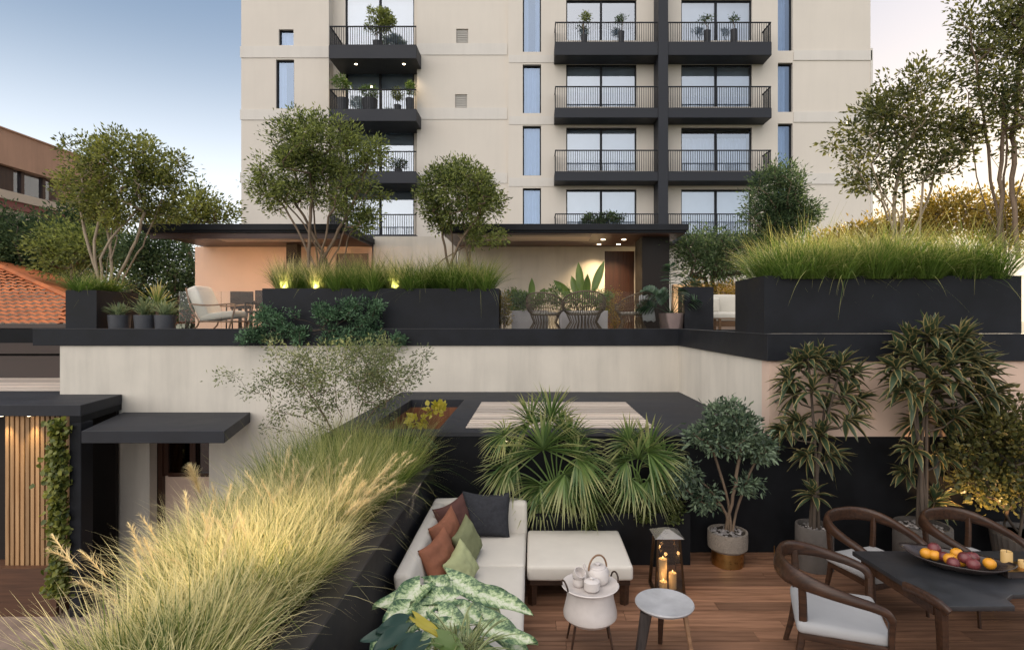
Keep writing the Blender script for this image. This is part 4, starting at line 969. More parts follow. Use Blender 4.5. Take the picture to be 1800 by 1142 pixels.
for (kd, u, v, dz), lb in zip(fr, fl):
    x = bx + u * ca - v * sa; y_ = by + u * sa + v * ca; r = random.uniform(.048, .056); seed = random.random() * 9
    me_ = MB().lathe([(r * math.sin(t) * (1 + .02 * math.sin(3 * t + seed)), -r * .94 * math.cos(t) - (.004 if t > 2.9 else 0)) for t in np.linspace(0, math.pi, 15)], 22, (x, y_, bz + .075 + dz * .9))
    f_ = me_.build(kd, kd, smooth=True); tag(f_, lb, kd, 'fruit in the bowl')
    if kd == 'plum': MB().tube([(x, y_, bz + .075 + dz * .9 + r * .9), (x + .004, y_, bz + .075 + dz * .9 + r * 1.08)], .003, 5).build('stalk', 'bark_dark', f_)
# candle holder
hx, hy = 4.30, 5.08
hd = thing('candle_holder', 'dark square candle holder at the right end of the table', 'candle holder', (hx, hy, .735))
MB().box(hx - .13, hx + .13, hy - .09, hy + .09, .7355, .80).build('block', 'bowl', hd, bevel=.006, seg=1)
MB().box(hx - .14, hx + .14, hy - .10, hy + .10, .8005, .808).build('rim', 'brass', hd)
candle(hx - .055, hy + .02, .8085, .045, .125, 'taller ochre pillar candle on the table holder', 'candle_gold', False, 'ochre candles on the table')
candle(hx + .065, hy - .02, .8085, .042, .055, 'stubby ochre candle beside the taller one', 'candle_gold', False, 'ochre candles on the table')

# ================================================================ upper terrace furniture
TZ0 = 2.757
def lounge():
    x, y_ = -7.05, 12.75
    t = thing('lounge_chair', 'white cushioned wooden lounge chair behind the glass at left', 'chair', (x, y_, TZ0))
    b = rbox(-.12, .12, -.33, .33, -.30, .42, 'back_cushion', 'fabric_white', t, .05, puff=.02)
    Mx = Matrix.Translation((x - .27, y_, TZ0 + .58)) @ Matrix.Rotation(R(-24), 4, 'Y'); b.data.transform(Mx)
    s2 = rbox(-.36, .42, -.33, .33, -.07, .08, 'seat_cushion', 'fabric_white', t, .05, puff=.02)
    s2.data.transform(Matrix.Translation((x + .10, y_, TZ0 + .33)) @ Matrix.Rotation(R(-7), 4, 'Y'))
    for sy in (-.38, .38):
        MB().tube(catmull([(x - .5, y_ + sy, TZ0 + .95), (x - .40, y_ + sy, TZ0 + .55), (x - .22, y_ + sy, TZ0 + .2), (x - .38, y_ + sy, TZ0)], 4), .018, 8).build('rear_leg', 'teak', t, smooth=True)
        MB().tube(catmull([(x - .42, y_ + sy, TZ0 + .60), (x, y_ + sy, TZ0 + .57), (x + .50, y_ + sy, TZ0 + .60), (x + .56, y_ + sy, TZ0 + .50), (x + .42, y_ + sy, TZ0)], 4), .018, 8).build('arm', 'teak', t, smooth=True)
    MB().box(x - .25, x + .5, y_ - .34, y_ + .34, TZ0 + .20, TZ0 + .235).build('seat_frame', 'teak', t)
lounge()
def side_chair(x, y_, ang, label):
    t = thing('terrace_chair', label, 'chair', (0, 0, 0), 'dark chairs at the terrace table'); t['local'] = 1
    MB().box(-.24, .24, -.24, .24, .42, .46).build('seat', 'dark_wood', t, bevel=.01, seg=1)
    MB().box(-.26, .26, .20, .235, .52, .95).build('backrest', 'dark_wood', t, bevel=.01, seg=1)
    for sx in (-1, 1):
        MB().sweep([(sx * .22, .22, .95), (sx * .22, .24, 0)], .016, .016, 6).build('leg', 'dark_wood', t)
        MB().sweep([(sx * .22, -.2, .62), (sx * .22, -.22, 0)], .016, .016, 6).build('leg', 'dark_wood', t)
        MB().box(sx * .24 - .02, sx * .24 + .02, -.23, .21, .62, .645).build('arm', 'dark_wood', t)
    t.location = (x, y_, TZ0); t.rotation_euler = (0, 0, R(ang))
side_chair(-7.05, 13.65, 12, 'dark slat chair behind the white lounge chair')
side_chair(-6.32, 13.15, -8, 'dark slat chair beside the left end of the long planter')
tt = thing('terrace_table', 'dark low table between the two dark terrace chairs', 'table', (-6.6, 13.9, TZ0))
MB().box(-7.3, -5.95, 13.9, 14.6, TZ0 + .68, TZ0 + .72).build('tabletop', 'dark_wood', tt)
for x in (-7.2, -6.05):
    for y_ in (13.98, 14.52): MB().box(x - .03, x + .03, y_ - .03, y_ + .03, TZ0, TZ0 + .68).build('leg', 'dark_wood', tt)
def rattan_chair(label):
    t = thing('rattan_chair', label, 'chair', (0, 0, 0), 'rattan chairs on the terrace'); t['local'] = 1
    # bucket of rods: seat ring z .40, rim rising to the back; faces -Y (towards camera) is the back
    rim = []; low = []; n = 40
    for k in range(n + 1):
        a = R(-215 + 250 * k / n) + R(90) - R(0)
        a = R(-30 + 240 * k / n)
        rise = max(0, math.sin(a)) ** .8
        rim.append((.40 * math.cos(a), .36 * math.sin(a) + .05 * rise, .60 + .25 * rise)); low.append((.30 * math.cos(a), .27 * math.sin(a), .36))
    MB().tube(rim, .015, 6).build('rim', 'rattan', t, smooth=True)
    mb = MB()
    for k in range(0, n + 1, 1):
        p, q = Vector(low[k]), Vector(rim[k]); mid = (p + q) / 2 + Vector((p.x, p.y, 0)).normalized() * .05
        mb.tube([p, mid, q], .0085, 4)
    o = mb.build('rod_back', 'rattan', t); 
    for fz in (.33, .66):
        MB().tube([Vector(low[k]).lerp(Vector(rim[k]), fz) + Vector((low[k][0], low[k][1], 0)).normalized() * .045 for k in range(n + 1)], .008, 5).build('hoop', 'rattan', t)
    ring = [(.31 * math.cos(g), .28 * math.sin(g), .36) for g in np.linspace(0, 2 * math.pi, 25)]
    MB().tube(ring, .013, 6).build('seat_ring', 'rattan', t)
    MB().lathe([(0, .37), (.26, .37), (.28, .40), (.26, .43), (0, .44)], 24).build('cushion', 'fabric_white', t, smooth=True)
    base = [(.36 * math.cos(g), .33 * math.sin(g), .015) for g in np.linspace(0, 2 * math.pi, 25)]
    MB().tube(base, .013, 6).build('base_ring', 'rattan', t)
    mb = MB()
    for g in np.linspace(0, 2 * math.pi, 29)[:-1]: mb.tube([(.36 * math.cos(g), .33 * math.sin(g), .015), (.25 * math.cos(g), .22 * math.sin(g), .20), (.31 * math.cos(g), .28 * math.sin(g), .36)], .0085, 4)
    mb.build('rod_base', 'rattan', t)
    return t
rc = rattan_chair('rattan tub chair at left, next to the white planter box')
r2 = copy_tree(rc); r3 = copy_tree(rc)
rc.location = (.27, 12.75, TZ0); rc.rotation_euler = (0, 0, R(160))
r2.location = (1.14, 12.85, TZ0); r2.rotation_euler = (0, 0, R(185)); r2['label'] = 'rattan tub chair in the middle below the broad leaved plant'; r2.scale = (1.22, 1.1, 1.04)
r3.location = (2.22, 12.75, TZ0); r3.rotation_euler = (0, 0, R(215)); r3['label'] = 'rattan tub chair at right with a throw over its back'
rc.scale = (1.05, 1.05, 1.0)
th = MB(); vs = []; fs = []
for j in range(9):
    for i in range(7):
        u, v = i / 6 - .5, j / 8 - .5
        vs.append((2.50 + u * .28 + .03 * math.sin(v * 9), 12.62 + v * .5 + .0 * u, TZ0 + .80 - 1.9 * v * v * (1.2 if v < 0 else 1) + .02 * math.sin(u * 14)))
for j in range(8):
    for i in range(6): a = j * 7 + i; fs.append((a, a + 1, a + 8, a + 7))
o = link('throw', npmesh('throw', np.array(vs), np.array(fs), smooth=True), 'fabric_seat'); o.modifiers.new('thick', 'SOLIDIFY').thickness = .02; tag(o, 'pale grey throw hung over the right rattan chair', 'throw')
ts = thing('terrace_sofa', 'white cushioned terrace sofa behind the narrow black pillar', 'sofa', (4.35, 13.4, TZ0))
rbox(3.95, 4.95, 13.1, 13.75, TZ0 + .22, TZ0 + .42, 'seat_cushion', 'fabric_white', ts, .05, puff=.02)
rbox(3.95, 4.95, 13.70, 13.92, TZ0 + .25, TZ0 + .85, 'backrest', 'fabric_white', ts, .05, puff=.02)
rbox(3.98, 4.45, 13.50, 13.68, TZ0 + .43, TZ0 + .78, 'back_cushion', 'fabric_white', ts, .06, puff=.02)
MB().box(3.93, 4.97, 13.08, 13.94, TZ0 + .1, TZ0 + .22).build('frame', 'teak', ts)
lt = thing('coffee_table', 'small slatted teak table in front of the terrace sofa', 'table', (4.4, 12.75, TZ0))
mb = MB()
for k in range(5): mb.box(4.1, 4.75, 12.55 + k * .085, 12.62 + k * .085, TZ0 + .27, TZ0 + .30)
mb.build('tabletop', 'teak', lt)
for x in (4.13, 4.72):
    for y_ in (12.58, 12.93): MB().box(x - .025, x + .025, y_ - .025, y_ + .025, TZ0, TZ0 + .27).build('leg', 'teak', lt)
# ================================================================ vegetation
def bpt(px, py, d): return tuple(P(px, py, d))
def pot(t, x, y, z, prof, mat, soil_r, soil_z, pebbles=False, name='pot', n=40):
    o = MB().lathe(prof, n, (x, y, z)).build(name, mat, t, smooth=True)
    vs = [(0, 0, 0)]; fs = []
    for j in range(1, 6):
        for i in range(24): g = 2 * math.pi * i / 24; r = soil_r * j / 5; vs.append((r * math.cos(g), r * math.sin(g), random.uniform(-.012, .012)))
    fs = [(0, 1 + i, 1 + (i + 1) % 24, 0) for i in range(24)]
    fs = [(1 + (j - 1) * 24 + i, 1 + j * 24 + i, 1 + j * 24 + (i + 1) % 24, 1 + (j - 1) * 24 + (i + 1) % 24) for j in range(1, 5) for i in range(24)]
    v = np.array(vs) + np.array([x, y, z + soil_z]); link('soil', npmesh('soil', v, np.array(fs)), 'soil', t)
    MB().prism([(x + soil_r * .22 * math.cos(g), y + soil_r * .22 * math.sin(g)) for g in np.linspace(0, 6.28, 9)[:-1]], z + soil_z - .02, z + soil_z).build('soil_core', 'soil', t)
    if pebbles:
        mb = MB()
        for k in range(70):
            a, q = random.random() * 6.28, math.sqrt(random.random()) * soil_r * .93; r = random.uniform(.014, .028)
            mb.lathe([(0, -r * .6), (r * .8, -r * .3), (r, 0), (r * .75, r * .35), (0, r * .6)], 8, (x + q * math.cos(a), y + q * math.sin(a), z + soil_z + r * .3))
        o = mb.build('pebbles', M['pebble'], t, smooth=True); o['kind'] = 'stuff'

# ---- upper terrace trees
tree('garden_tree', 'multi stemmed olive green tree rising from the left cube planter', 'tree', bpt(190, 492, 12.95),
     [blob(225, 285, 70, 54, 12.95), blob(155, 325, 50, 48, 12.95), blob(265, 345, 46, 54, 12.95), blob(195, 372, 55, 28, 12.95, 1300), blob(140, 268, 30, 26, 12.95, 500), blob(300, 300, 26, 30, 12.95, 500)], 225, 62, .088, .42, .105, 'lf_olive_gold', 'bark_pale', 9, .032, 'trees standing in the terrace planters', twig=.0050, sprd=.16, stem_to=.72, lean=.15)
tree('garden_tree', 'large willowy tree in the middle planter in front of the left balconies', 'tree', bpt(568, 472, 12.7),
     [blob(548, 255, 74, 60, 12.7), blob(595, 268, 54, 46, 12.7), blob(505, 305, 50, 55, 12.7), blob(620, 345, 55, 45, 12.7, 2300), blob(545, 330, 62, 36, 12.7, 1300), blob(478, 340, 30, 34, 12.7, 700), blob(655, 272, 26, 28, 12.7, 700), blob(520, 225, 34, 30, 12.7, 700), blob(460, 320, 16, 26, 12.7, 250), blob(640, 385, 26, 26, 12.7, 500)], 300, 64, .086, .34, .10, 'lf_olive', 'bark', 11, .036, 'trees standing in the terrace planters', twig=.0048, sprd=.30, stem_to=.75, lean=.1)
tree('garden_tree', 'round crowned tree at the right end of the middle planter', 'tree', bpt(800, 468, 12.7),
     [blob(805, 340, 66, 55, 12.7), blob(850, 350, 36, 36, 12.7, 900), blob(765, 370, 32, 34, 12.7, 800), blob(855, 412, 34, 20, 12.7, 500), blob(800, 300, 40, 24, 12.7, 600)], 180, 64, .082, .40, .09, 'lf_olive', 'bark', 8, .028, 'trees standing in the terrace planters', twig=.0045, sprd=.22, stem_to=.72, lean=.1)
tree('bushy_tree', 'dense bushy tree overlapping the lower right balconies', 'tree', bpt(1375, 520, 14.2),
     [blob(1365, 335, 56, 44, 14.2), blob(1392, 372, 46, 42, 14.2), blob(1345, 385, 40, 34, 14.2, 900), blob(1385, 420, 40, 30, 14.2, 700)], 150, 90, .085, .36, .115, 'lf_dark', 'bark', 4, .045, twig=.006)
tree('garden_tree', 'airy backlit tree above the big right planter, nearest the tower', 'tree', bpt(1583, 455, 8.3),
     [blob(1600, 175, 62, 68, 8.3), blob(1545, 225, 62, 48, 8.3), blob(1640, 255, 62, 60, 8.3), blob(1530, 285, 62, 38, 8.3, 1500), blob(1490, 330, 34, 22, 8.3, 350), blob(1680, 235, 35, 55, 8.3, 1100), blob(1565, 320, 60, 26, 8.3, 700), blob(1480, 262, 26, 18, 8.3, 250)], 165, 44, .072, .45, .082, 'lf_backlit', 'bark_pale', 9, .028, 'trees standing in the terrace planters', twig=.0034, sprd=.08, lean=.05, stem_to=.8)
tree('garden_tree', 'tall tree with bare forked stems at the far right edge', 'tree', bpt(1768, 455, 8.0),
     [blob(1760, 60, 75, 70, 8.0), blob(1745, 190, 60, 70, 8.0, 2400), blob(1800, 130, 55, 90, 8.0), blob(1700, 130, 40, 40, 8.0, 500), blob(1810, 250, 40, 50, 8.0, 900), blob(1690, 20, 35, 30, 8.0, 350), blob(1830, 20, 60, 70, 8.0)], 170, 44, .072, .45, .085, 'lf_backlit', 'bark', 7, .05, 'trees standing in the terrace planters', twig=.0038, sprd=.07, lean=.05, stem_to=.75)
# ---- background trees and hedges
BGK = [('background_tree', 'dark dense tree behind the tiled roof at far left', 60, 545, 22, [blob(50, 430, 75, 58, 22), blob(120, 425, 60, 55, 22), blob(0, 430, 50, 46, 22), blob(80, 455, 95, 45, 22), blob(155, 380, 30, 40, 22)], 190, 95, .17, .40, .32, 'lf_dark', 'bark_dark'),
       ('background_tree', 'lower dark tree between the left planter and the pavilion', 285, 560, 17.5, [blob(270, 440, 55, 34, 17.5), blob(320, 470, 36, 40, 17.5), blob(235, 470, 40, 35, 17.5), blob(330, 520, 26, 40, 17.5), blob(270, 520, 50, 40, 17.5), blob(200, 520, 30, 40, 17.5)], 150, 95, .12, .42, .24, 'lf_dark', 'bark_dark'),
       ('background_tree', 'sparse golden tree peeping over the left pavilion roof', 330, 540, 20, [blob(345, 372, 32, 26, 20), blob(300, 385, 40, 22, 20), blob(385, 378, 22, 14, 20), blob(350, 345, 16, 18, 20, 200)], 75, 60, .14, .42, .24, 'lf_olive_gold', 'bark'),
       ('background_tree', 'olive tree behind the multi stemmed tree at left', 150, 545, 19, [blob(170, 440, 50, 45, 19), blob(110, 440, 35, 40, 19)], 80, 90, .13, .42, .26, 'lf_olive', 'bark'),
       ('hedge', 'bushy dark hedge right of the right pavilion', 1250, 545, 14.8, [blob(1235, 435, 48, 26, 14.8), blob(1295, 450, 42, 34, 14.8), blob(1240, 465, 50, 24, 14.8), blob(1330, 455, 24, 40, 14.8)], 110, 100, .085, .42, .19, 'lf_dark', 'bark_dark'),
       ('background_tree', 'sunlit golden bush under the right trees, nearer the tower', 1530, 520, 13.5, [blob(1510, 425, 45, 20, 13.5), blob(1560, 405, 34, 16, 13.5), blob(1460, 440, 40, 18, 13.5)], 70, 70, .10, .42, .17, 'lf_golden', 'bark'),
       ('background_tree', 'sunlit golden bush behind the right planter, at the picture edge', 1720, 520, 13, [blob(1690, 380, 70, 34, 13), blob(1770, 385, 50, 45, 13), blob(1640, 395, 40, 22, 13)], 105, 75, .10, .42, .18, 'lf_golden', 'bark')]
for nm, lb, px, py, d, bl, nc, per, sz, wd, rd, lf, bk in BGK:
    b = bpt(px, py, d); b = (b[0], b[1], -2.5 if d > 17.4 else 2.756)
    tree(nm, lb, 'hedge' if nm == 'hedge' else 'tree', b, bl, nc, per, sz, wd, rd, lf, bk, 4, .09 if d > 17 else .05, twig=.009, sprd=.1, step=.4)
# ---- grasses
def grass(name, label, parts, mat, parent=None):
    v, f, uv = join(parts); o = link(name, npmesh(name, v, f, uv), mat); tag(o, label, 'grass', kind='stuff'); return o
def rowc(x0, x1, y0, y1, z, sp, jit=.4):
    out = []
    for x in np.arange(x0, x1 + .01, sp):
        for y_ in np.arange(y0, y1 + .01, sp): out.append((x + random.uniform(-jit, jit) * sp, y_ + random.uniform(-jit, jit) * sp, z))
    return out
grass('ornamental_grass', 'straw tipped green grass filling the middle terrace planter', [
    tussocks([c_ for c_ in rowc(-5.55, -2.9, 12.3, 13.0, 3.62, .26) if c_[1] > 12.52 or min(abs(c_[0] - q) for q in (-5.40, -4.72, -3.0)) > .34], 180, .15, 1.0, .012, (.05, .85), (.05, .45), 5, wild=.03)], 'grass_green')
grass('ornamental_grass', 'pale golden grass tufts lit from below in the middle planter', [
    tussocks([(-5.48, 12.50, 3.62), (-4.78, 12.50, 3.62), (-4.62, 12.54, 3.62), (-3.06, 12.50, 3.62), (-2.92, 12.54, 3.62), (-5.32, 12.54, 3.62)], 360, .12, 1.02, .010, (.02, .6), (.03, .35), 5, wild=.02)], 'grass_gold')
grass('ornamental_grass', 'dense green grass mound at the right end of the middle planter', [
    tussocks(rowc(-2.55, -1.0, 12.3, 13.0, 3.62, .24), 210, .14, 1.10, .011, (.05, .95), (.08, .5), 5, wild=.03)], 'grass_green')
grass('ornamental_grass', 'small green grass mound on the left cube planter', [tussocks(rowc(-9.85, -9.4, 12.3, 13.2, 3.6, .24), 140, .12, .80, .012, (.1, 1.0), (.1, .6), 4, wild=.03)], 'grass_green')
grass('ornamental_grass', 'long arching green grass on the big right planter', [
    tussocks(rowc(3.38, 6.22, 7.50, 8.3, 3.54, .24), 280, .14, .98, .0085, (.05, .85), (.08, .60), 6, wild=.03),
    tussocks(rowc(3.15, 6.25, 7.46, 7.5, 3.55, .25), 16, .12, .40, .008, (.5, 1.2), (.3, .7), 6, wild=.03)], 'grass_green')
cf = rowc(-2.52, -1.62, 5.7, 7.2, 1.06, .28); 
grass('fountain_grass', 'tall green grass at the far end of the planter beside the sofa', [
    tussocks(cf, 380, .13, .98, .0062, (.05, .75), (.05, .42), 7)], 'grass_green')
cg = [c_ for c_ in rowc(-2.55, -1.60, 2.50, 5.8, 1.06, .25) if c_[0] > -2.02 - .30 * max(0, c_[1] - 2.6)]
grass('fountain_grass', 'golden fountain grass spilling over the planter in the foreground', [
    tussocks(cg, 560, .15, .74, .0074, (.05, .82), (.10, .50), 7, wind=(0, 0, .05), wild=.08)], 'grass_gold')
# feathery seed heads
def plumes(starts, L, hair, nh):
    parts = []
    for b, d in starts:
        b = np.array(b); d = nrm(np.array(d)); t = np.linspace(0, 1, 9)[:, None]; l = L * random.uniform(.8, 1.15)
        path = b + d * l * t + np.array([0, 0, -1]) * (t ** 2.4) * l * random.uniform(.08, .22) + np.array([d[0], d[1], 0]) * t ** 2 * .12
        k = RNG.random(nh); q = .62 + .38 * k; ix = q * 8; i0 = np.minimum(ix.astype(int), 7); fr_ = (ix - i0)[:, None]
        p = path[i0] * (1 - fr_) + path[i0 + 1] * fr_; dd = path[i0 + 1] - path[i0]
        hd_ = nrm(nrm(dd) * 1.0 + RNG.normal(size=(nh, 3)) * .38)
        parts.append(blades(p, hd_, hair * np.sin(np.pi * np.clip(k * .9 + .08, 0, 1)) ** .5, .0035, .15, 2))
        parts.append(blades(path[:1], d[None], np.array([l]), np.array([.004]), np.array([.15]), 7))
    return parts
stt = []
for k in range(42):
    x, y_ = random.uniform(-2.6, -1.75), random.uniform(3.2, 5.9); stt.append(((x, y_, 1.05), (random.uniform(-.45, .45), random.uniform(-.5, .3), 1)))
for k in range(26): stt.append(((random.uniform(-1.9, -1.65), random.uniform(4.6, 5.6), 1.05), (random.uniform(.35, .65), random.uniform(-.4, .1), .8)))
v, f, uv = join([p for p in plumes(stt, .82, .075, 90)]); o = link('grass_plumes', npmesh('grass_plumes', v, f, uv), 'plume'); tag(o, 'straw coloured seed heads in the golden fountain grass', 'grass', kind='stuff')
fp = plumes([((-2.66, 4.75, 1.1), (-.16, -.1, 1))], .98, .13, 420); v, f, uv = join(fp); o = link('feather_plume', npmesh('feather_plume', v, f, uv), 'plume'); tag(o, 'one large cream feather plume standing above the golden grass', 'plume')
# planter uplights among the grass
def uplight(x, y, z, label, en, tgt, size=1.7, col=(1, .76, .42), rad=.03):
    t = thing('uplight', label, 'garden light', (x, y, z), 'garden uplights in the planters')
    MB().tube([(x, y, z - .02), (x, y, z + .09)], .012, 8).build('spike', 'black_steel', t)
    MB().lathe([(0, .088), (.028, .088), (.034, .15), (.028, .15), (0, .146)], 16, (x, y, z)).build('head', 'black_steel', t, smooth=True)
    MB().lathe([(0, .1505), (.027, .1505), (.027, .1515), (0, .1515)], 14, (x, y, z)).build('lens', 'lamp_on', t)
    spot('uplight_lamp', (x, y, z + .16), tgt, en, col, size, .9, rad, t)
uplight(-5.40, 12.30, 3.49, 'uplight in the grass at the left end of the middle planter', 20, (-5.35, 12.6, 4.6))
uplight(-4.72, 12.30, 3.49, 'uplight in the grass at the foot of the large willowy tree', 20, (-4.6, 12.6, 4.6))
uplight(-3.0, 12.30, 3.49, 'uplight in the golden tuft between the two planter trees', 18, (-2.95, 12.6, 4.6))
uplight(-1.75, 12.55, 3.62, 'uplight at the foot of the round crowned planter tree', 60, (-1.75, 12.6, 4.8))
uplight(-1.84, 3.95, 1.05, 'uplight glowing inside the golden fountain grass', 24, (-1.86, 4.5, 1.8), 2.4, (1, .80, .50), .11)
# ---- shrubs
def shrub(name, label, cat, base, bl, nc, per, sz, wd, rd, lf, bk='bark_dark', **k):
    return tree(name, label, cat, base, bl, nc, per, sz, wd, rd, lf, bk, k.pop('nstem', 5), k.pop('r_trunk', .02), parts=('stem', 'foliage'), twig=k.pop('twig', .004), **k)
shrub('overhanging_shrub', 'dark green shrub spilling over the terrace edge band', 'shrub', bpt(570, 578, 11.95),
      [blob(640, 546, 40, 24, 11.85), blob(575, 552, 26, 20, 11.8), blob(485, 558, 34, 20, 11.85), blob(445, 588, 30, 11, 11.78, 500), blob(520, 588, 34, 12, 11.78, 500), blob(600, 586, 36, 15, 11.75, 700), blob(660, 590, 34, 12, 11.75, 500), blob(700, 594, 16, 7, 11.78, 160)], 105, 85, .062, .45, .066, 'lf_deep', shape=4)
airy = [blob(600, 650, 95, 42, 7.15, 3000), blob(520, 660, 60, 48, 7.15, 1700), blob(690, 655, 55, 45, 7.15, 1700), blob(640, 620, 70, 22, 7.15, 1000), blob(560, 720, 40, 40, 7.15, 700), blob(650, 715, 45, 36, 7.15, 800), blob(488, 745, 22, 30, 7.15, 260), blob(405, 660, 22, 10, 7.15, 130), blob(440, 690, 16, 10, 7.15, 90), blob(478, 612, 22, 12, 7.15, 160), blob(735, 625, 18, 12, 7.15, 120)]
shrub('airy_shrub', 'thin wispy shrub in front of the pale wall above the grass', 'shrub', bpt(600, 815, 7.15), airy, 180, 56, .042, .36, .062, 'lf_shrub', 'bark', nstem=12, twig=.0014, r_trunk=.007, sprd=.16, step=.12)
shrub('fern_sprig', 'small green sprig against the black wall beside the planter', 'plant', bpt(722, 812, 7.2), [blob(742, 783, 20, 9, 7.15), blob(725, 795, 10, 9, 7.2, 60)], 16, 26, .035, .4, .04, 'lf_deep', nstem=3)
shrub('yellow_sapling', 'small sapling with lime yellow leaves in front of the skylight well', 'plant', bpt(715, 800, 7.6), [blob(765, 717, 13, 6, 7.6, 80), blob(735, 741, 12, 7, 7.6, 80)], 9, 9, .085, .75, .04, L_('leaf_lime', (.30, .27, .03), (.55, .48, .10), .4), 'bark', nstem=2, r_trunk=.006, twig=.003, up=.1, shape=8)
# ---- small potted plants on the terrace, left
for k, (x, lb, mt, sz_) in enumerate(((-8.98, 'leftmost small dark pot with spiky pale grass leaves', 'lf_yucca', .42), (-8.42, 'middle one of the small dark pots, with taller upright blades', 'lf_yucca', .56), (-7.98, 'rightmost small dark pot with arching pale blades', 'lf_yucca', .46))):
    t = thing('potted_plant', lb, 'potted plant', (x, 12.35, TZ0), 'small dark pots on the left of the terrace')
    pot(t, x, 12.35, TZ0, [(0, 0), (.165, 0), (.19, .02), (.215, .34), (.215, .36), (.185, .36), (.18, .32), (0, .32)], 'pot_dark', .185, .325, n=28)
    N = 85; a = RNG.random(N) * 6.283; tl = .1 + .9 * RNG.random(N); d = np.stack([np.cos(a) * np.sin(tl), np.sin(a) * np.sin(tl), np.cos(tl)], -1)
    v, f, uv = blades(np.array([[x, 12.35, TZ0 + .33]]) + RNG.normal(size=(N, 3)) * np.array([.04, .04, .0]), d, sz_ * (.7 + .5 * RNG.random(N)), .035, .25, 6, .5, belly=1); link('foliage', npmesh('foliage', v, f, uv, True), mt, t)
def rosette(c, up, n, L, Wd, tl=(.25, 1.35), droop=.35, seg=6, fold=.5):
    up = Vector(up).normalized(); q = Vector((0, 0, 1)).rotation_difference(up).to_matrix(); Rn = np.array(q)
    k = np.arange(n); a = k * 2.399 + RNG.random(n) * .5; fr_ = k / max(1, n - 1); t = tl[0] + (tl[1] - tl[0]) * (1 - fr_) + RNG.normal(size=n) * .08
    d = np.stack([np.cos(a) * np.sin(t), np.sin(a) * np.sin(t), np.cos(t)], -1) @ Rn.T
    base = np.array(c)[None] - np.array(up)[None] * ((1 - fr_) * .10)[:, None] + d * .008
    return blades(base, d, L * (.75 + .35 * RNG.random(n)) * (.7 + .3 * np.sin(np.pi * (.25 + .6 * (1 - fr_)))), Wd * (.8 + .4 * RNG.random(n)), droop * (.5 + RNG.random(n)) * np.sin(np.clip(t, .2, 1.57)), seg, fold, belly=1)
t = thing('yucca_plant', 'dark spiky yucca with stiff leaves behind the three small pots', 'plant', (-8.75, 13.2, TZ0))
v, f, uv = rosette((-8.72, 13.2, TZ0 + .62), (0, 0, 1), 34, .62, .05, (.08, 1.1), .05); link('foliage', npmesh('foliage', v, f, uv, True), 'lf_palm', t)
MB().tube([(-8.72, 13.2, TZ0), (-8.72, 13.2, TZ0 + .62)], .035, 8).build('trunk', 'bark', t)
# ---- plants behind the rattan chairs
def paddle_leaf(base, tip_dir, L, Wd, droop, petiole=.4):
    """broad banana-like blade on a petiole; returns verts, quads, uv"""
    d = Vector(tip_dir).normalized(); s_ = d.cross(Vector((random.uniform(-.7, .7), -1, .35))).normalized(); n = 12; vs = []; uv = []; fs = []
    for i in range(n + 1):
        t = i / n; tt_ = petiole + (1 - petiole) * t
        c = Vector(base) + d * L * tt_ + Vector((0, 0, -1)) * droop * L * tt_ ** 2.5
        w = Wd * .5 * math.sin(math.pi * min(1, max(0, t * .93 + .07))) ** .65 * (1 - t ** 6 * .6); nn = s_.cross(d)
        for u in (-1, -.5, 0, .5, 1): vs.append(tuple(c + s_ * w * u + nn * (-abs(u)) * w * -.30)); uv.append(((u + 1) / 2, t))
    for i in range(n):
        for k in range(4): a = i * 5 + k; fs.append((a, a + 1, a + 6, a + 5))
    st = [tuple(Vector(base) + d * L * petiole * q + Vector((0, 0, -1)) * droop * L * (petiole * q) ** 2.5) for q in np.linspace(0, 1, 4)]
    return np.array(vs), np.array(fs), np.array(uv), st
def paddle_plant(label, base, specs, Wd, pet=.4, potspec=None, mat='lf_plant', name='broad_leaf_plant'):
    t = thing(name, label, 'plant', base)
    if potspec: pot(t, base[0], base[1], base[2], potspec[0], potspec[1], potspec[2], potspec[3], n=32)
    z0 = base[2] + (potspec[3] if potspec else 0)
    for dr, L, dp in specs:
        v, f, uv, st = paddle_leaf((base[0], base[1], z0), dr, L, Wd, dp, pet); lf = link('leaf', npmesh('leaf', v, f, uv, True), mat, t)
        MB().tube(st, [.012, .01, .008, .006], 6).build('stalk', mat, lf)
    return t
wb = thing('white_planter', 'low white planter box behind the left rattan chair', 'planter', (-.1, 13.3, TZ0))
MB().box(-.5, .35, 13.2, 13.7, TZ0, TZ0 + .47).build('box', 'pot_white', wb, bevel=.01, seg=1)
MB().box(-.45, .30, 13.25, 13.65, TZ0 + .4705, TZ0 + .478).build('soil', 'soil', wb)
wb = thing('white_planter', 'low white planter box behind the middle rattan chair', 'planter', (1.0, 13.4, TZ0))
MB().box(.62, 1.75, 13.3, 13.8, TZ0, TZ0 + .47).build('box', 'pot_white', wb, bevel=.01, seg=1)
MB().box(.67, 1.70, 13.35, 13.75, TZ0 + .4705, TZ0 + .478).build('soil', 'soil', wb)
shrub('bushy_plant', 'leafy green plant in the left white planter box', 'plant', (-.1, 13.45, TZ0 + .47), [blob(912, 522, 24, 16, 13.45), blob(935, 530, 20, 14, 13.45)], 34, 50, .07, .4, .07, 'lf_plant', 'bark')
shrub('bushy_plant', 'leafy green plant in the middle white planter box', 'plant', (1.1, 13.55, TZ0 + .47), [blob(985, 522, 32, 14, 13.55), blob(1030, 528, 25, 12, 13.55), blob(1055, 525, 14, 14, 13.55)], 40, 50, .07, .36, .07, 'lf_plant', 'bark')
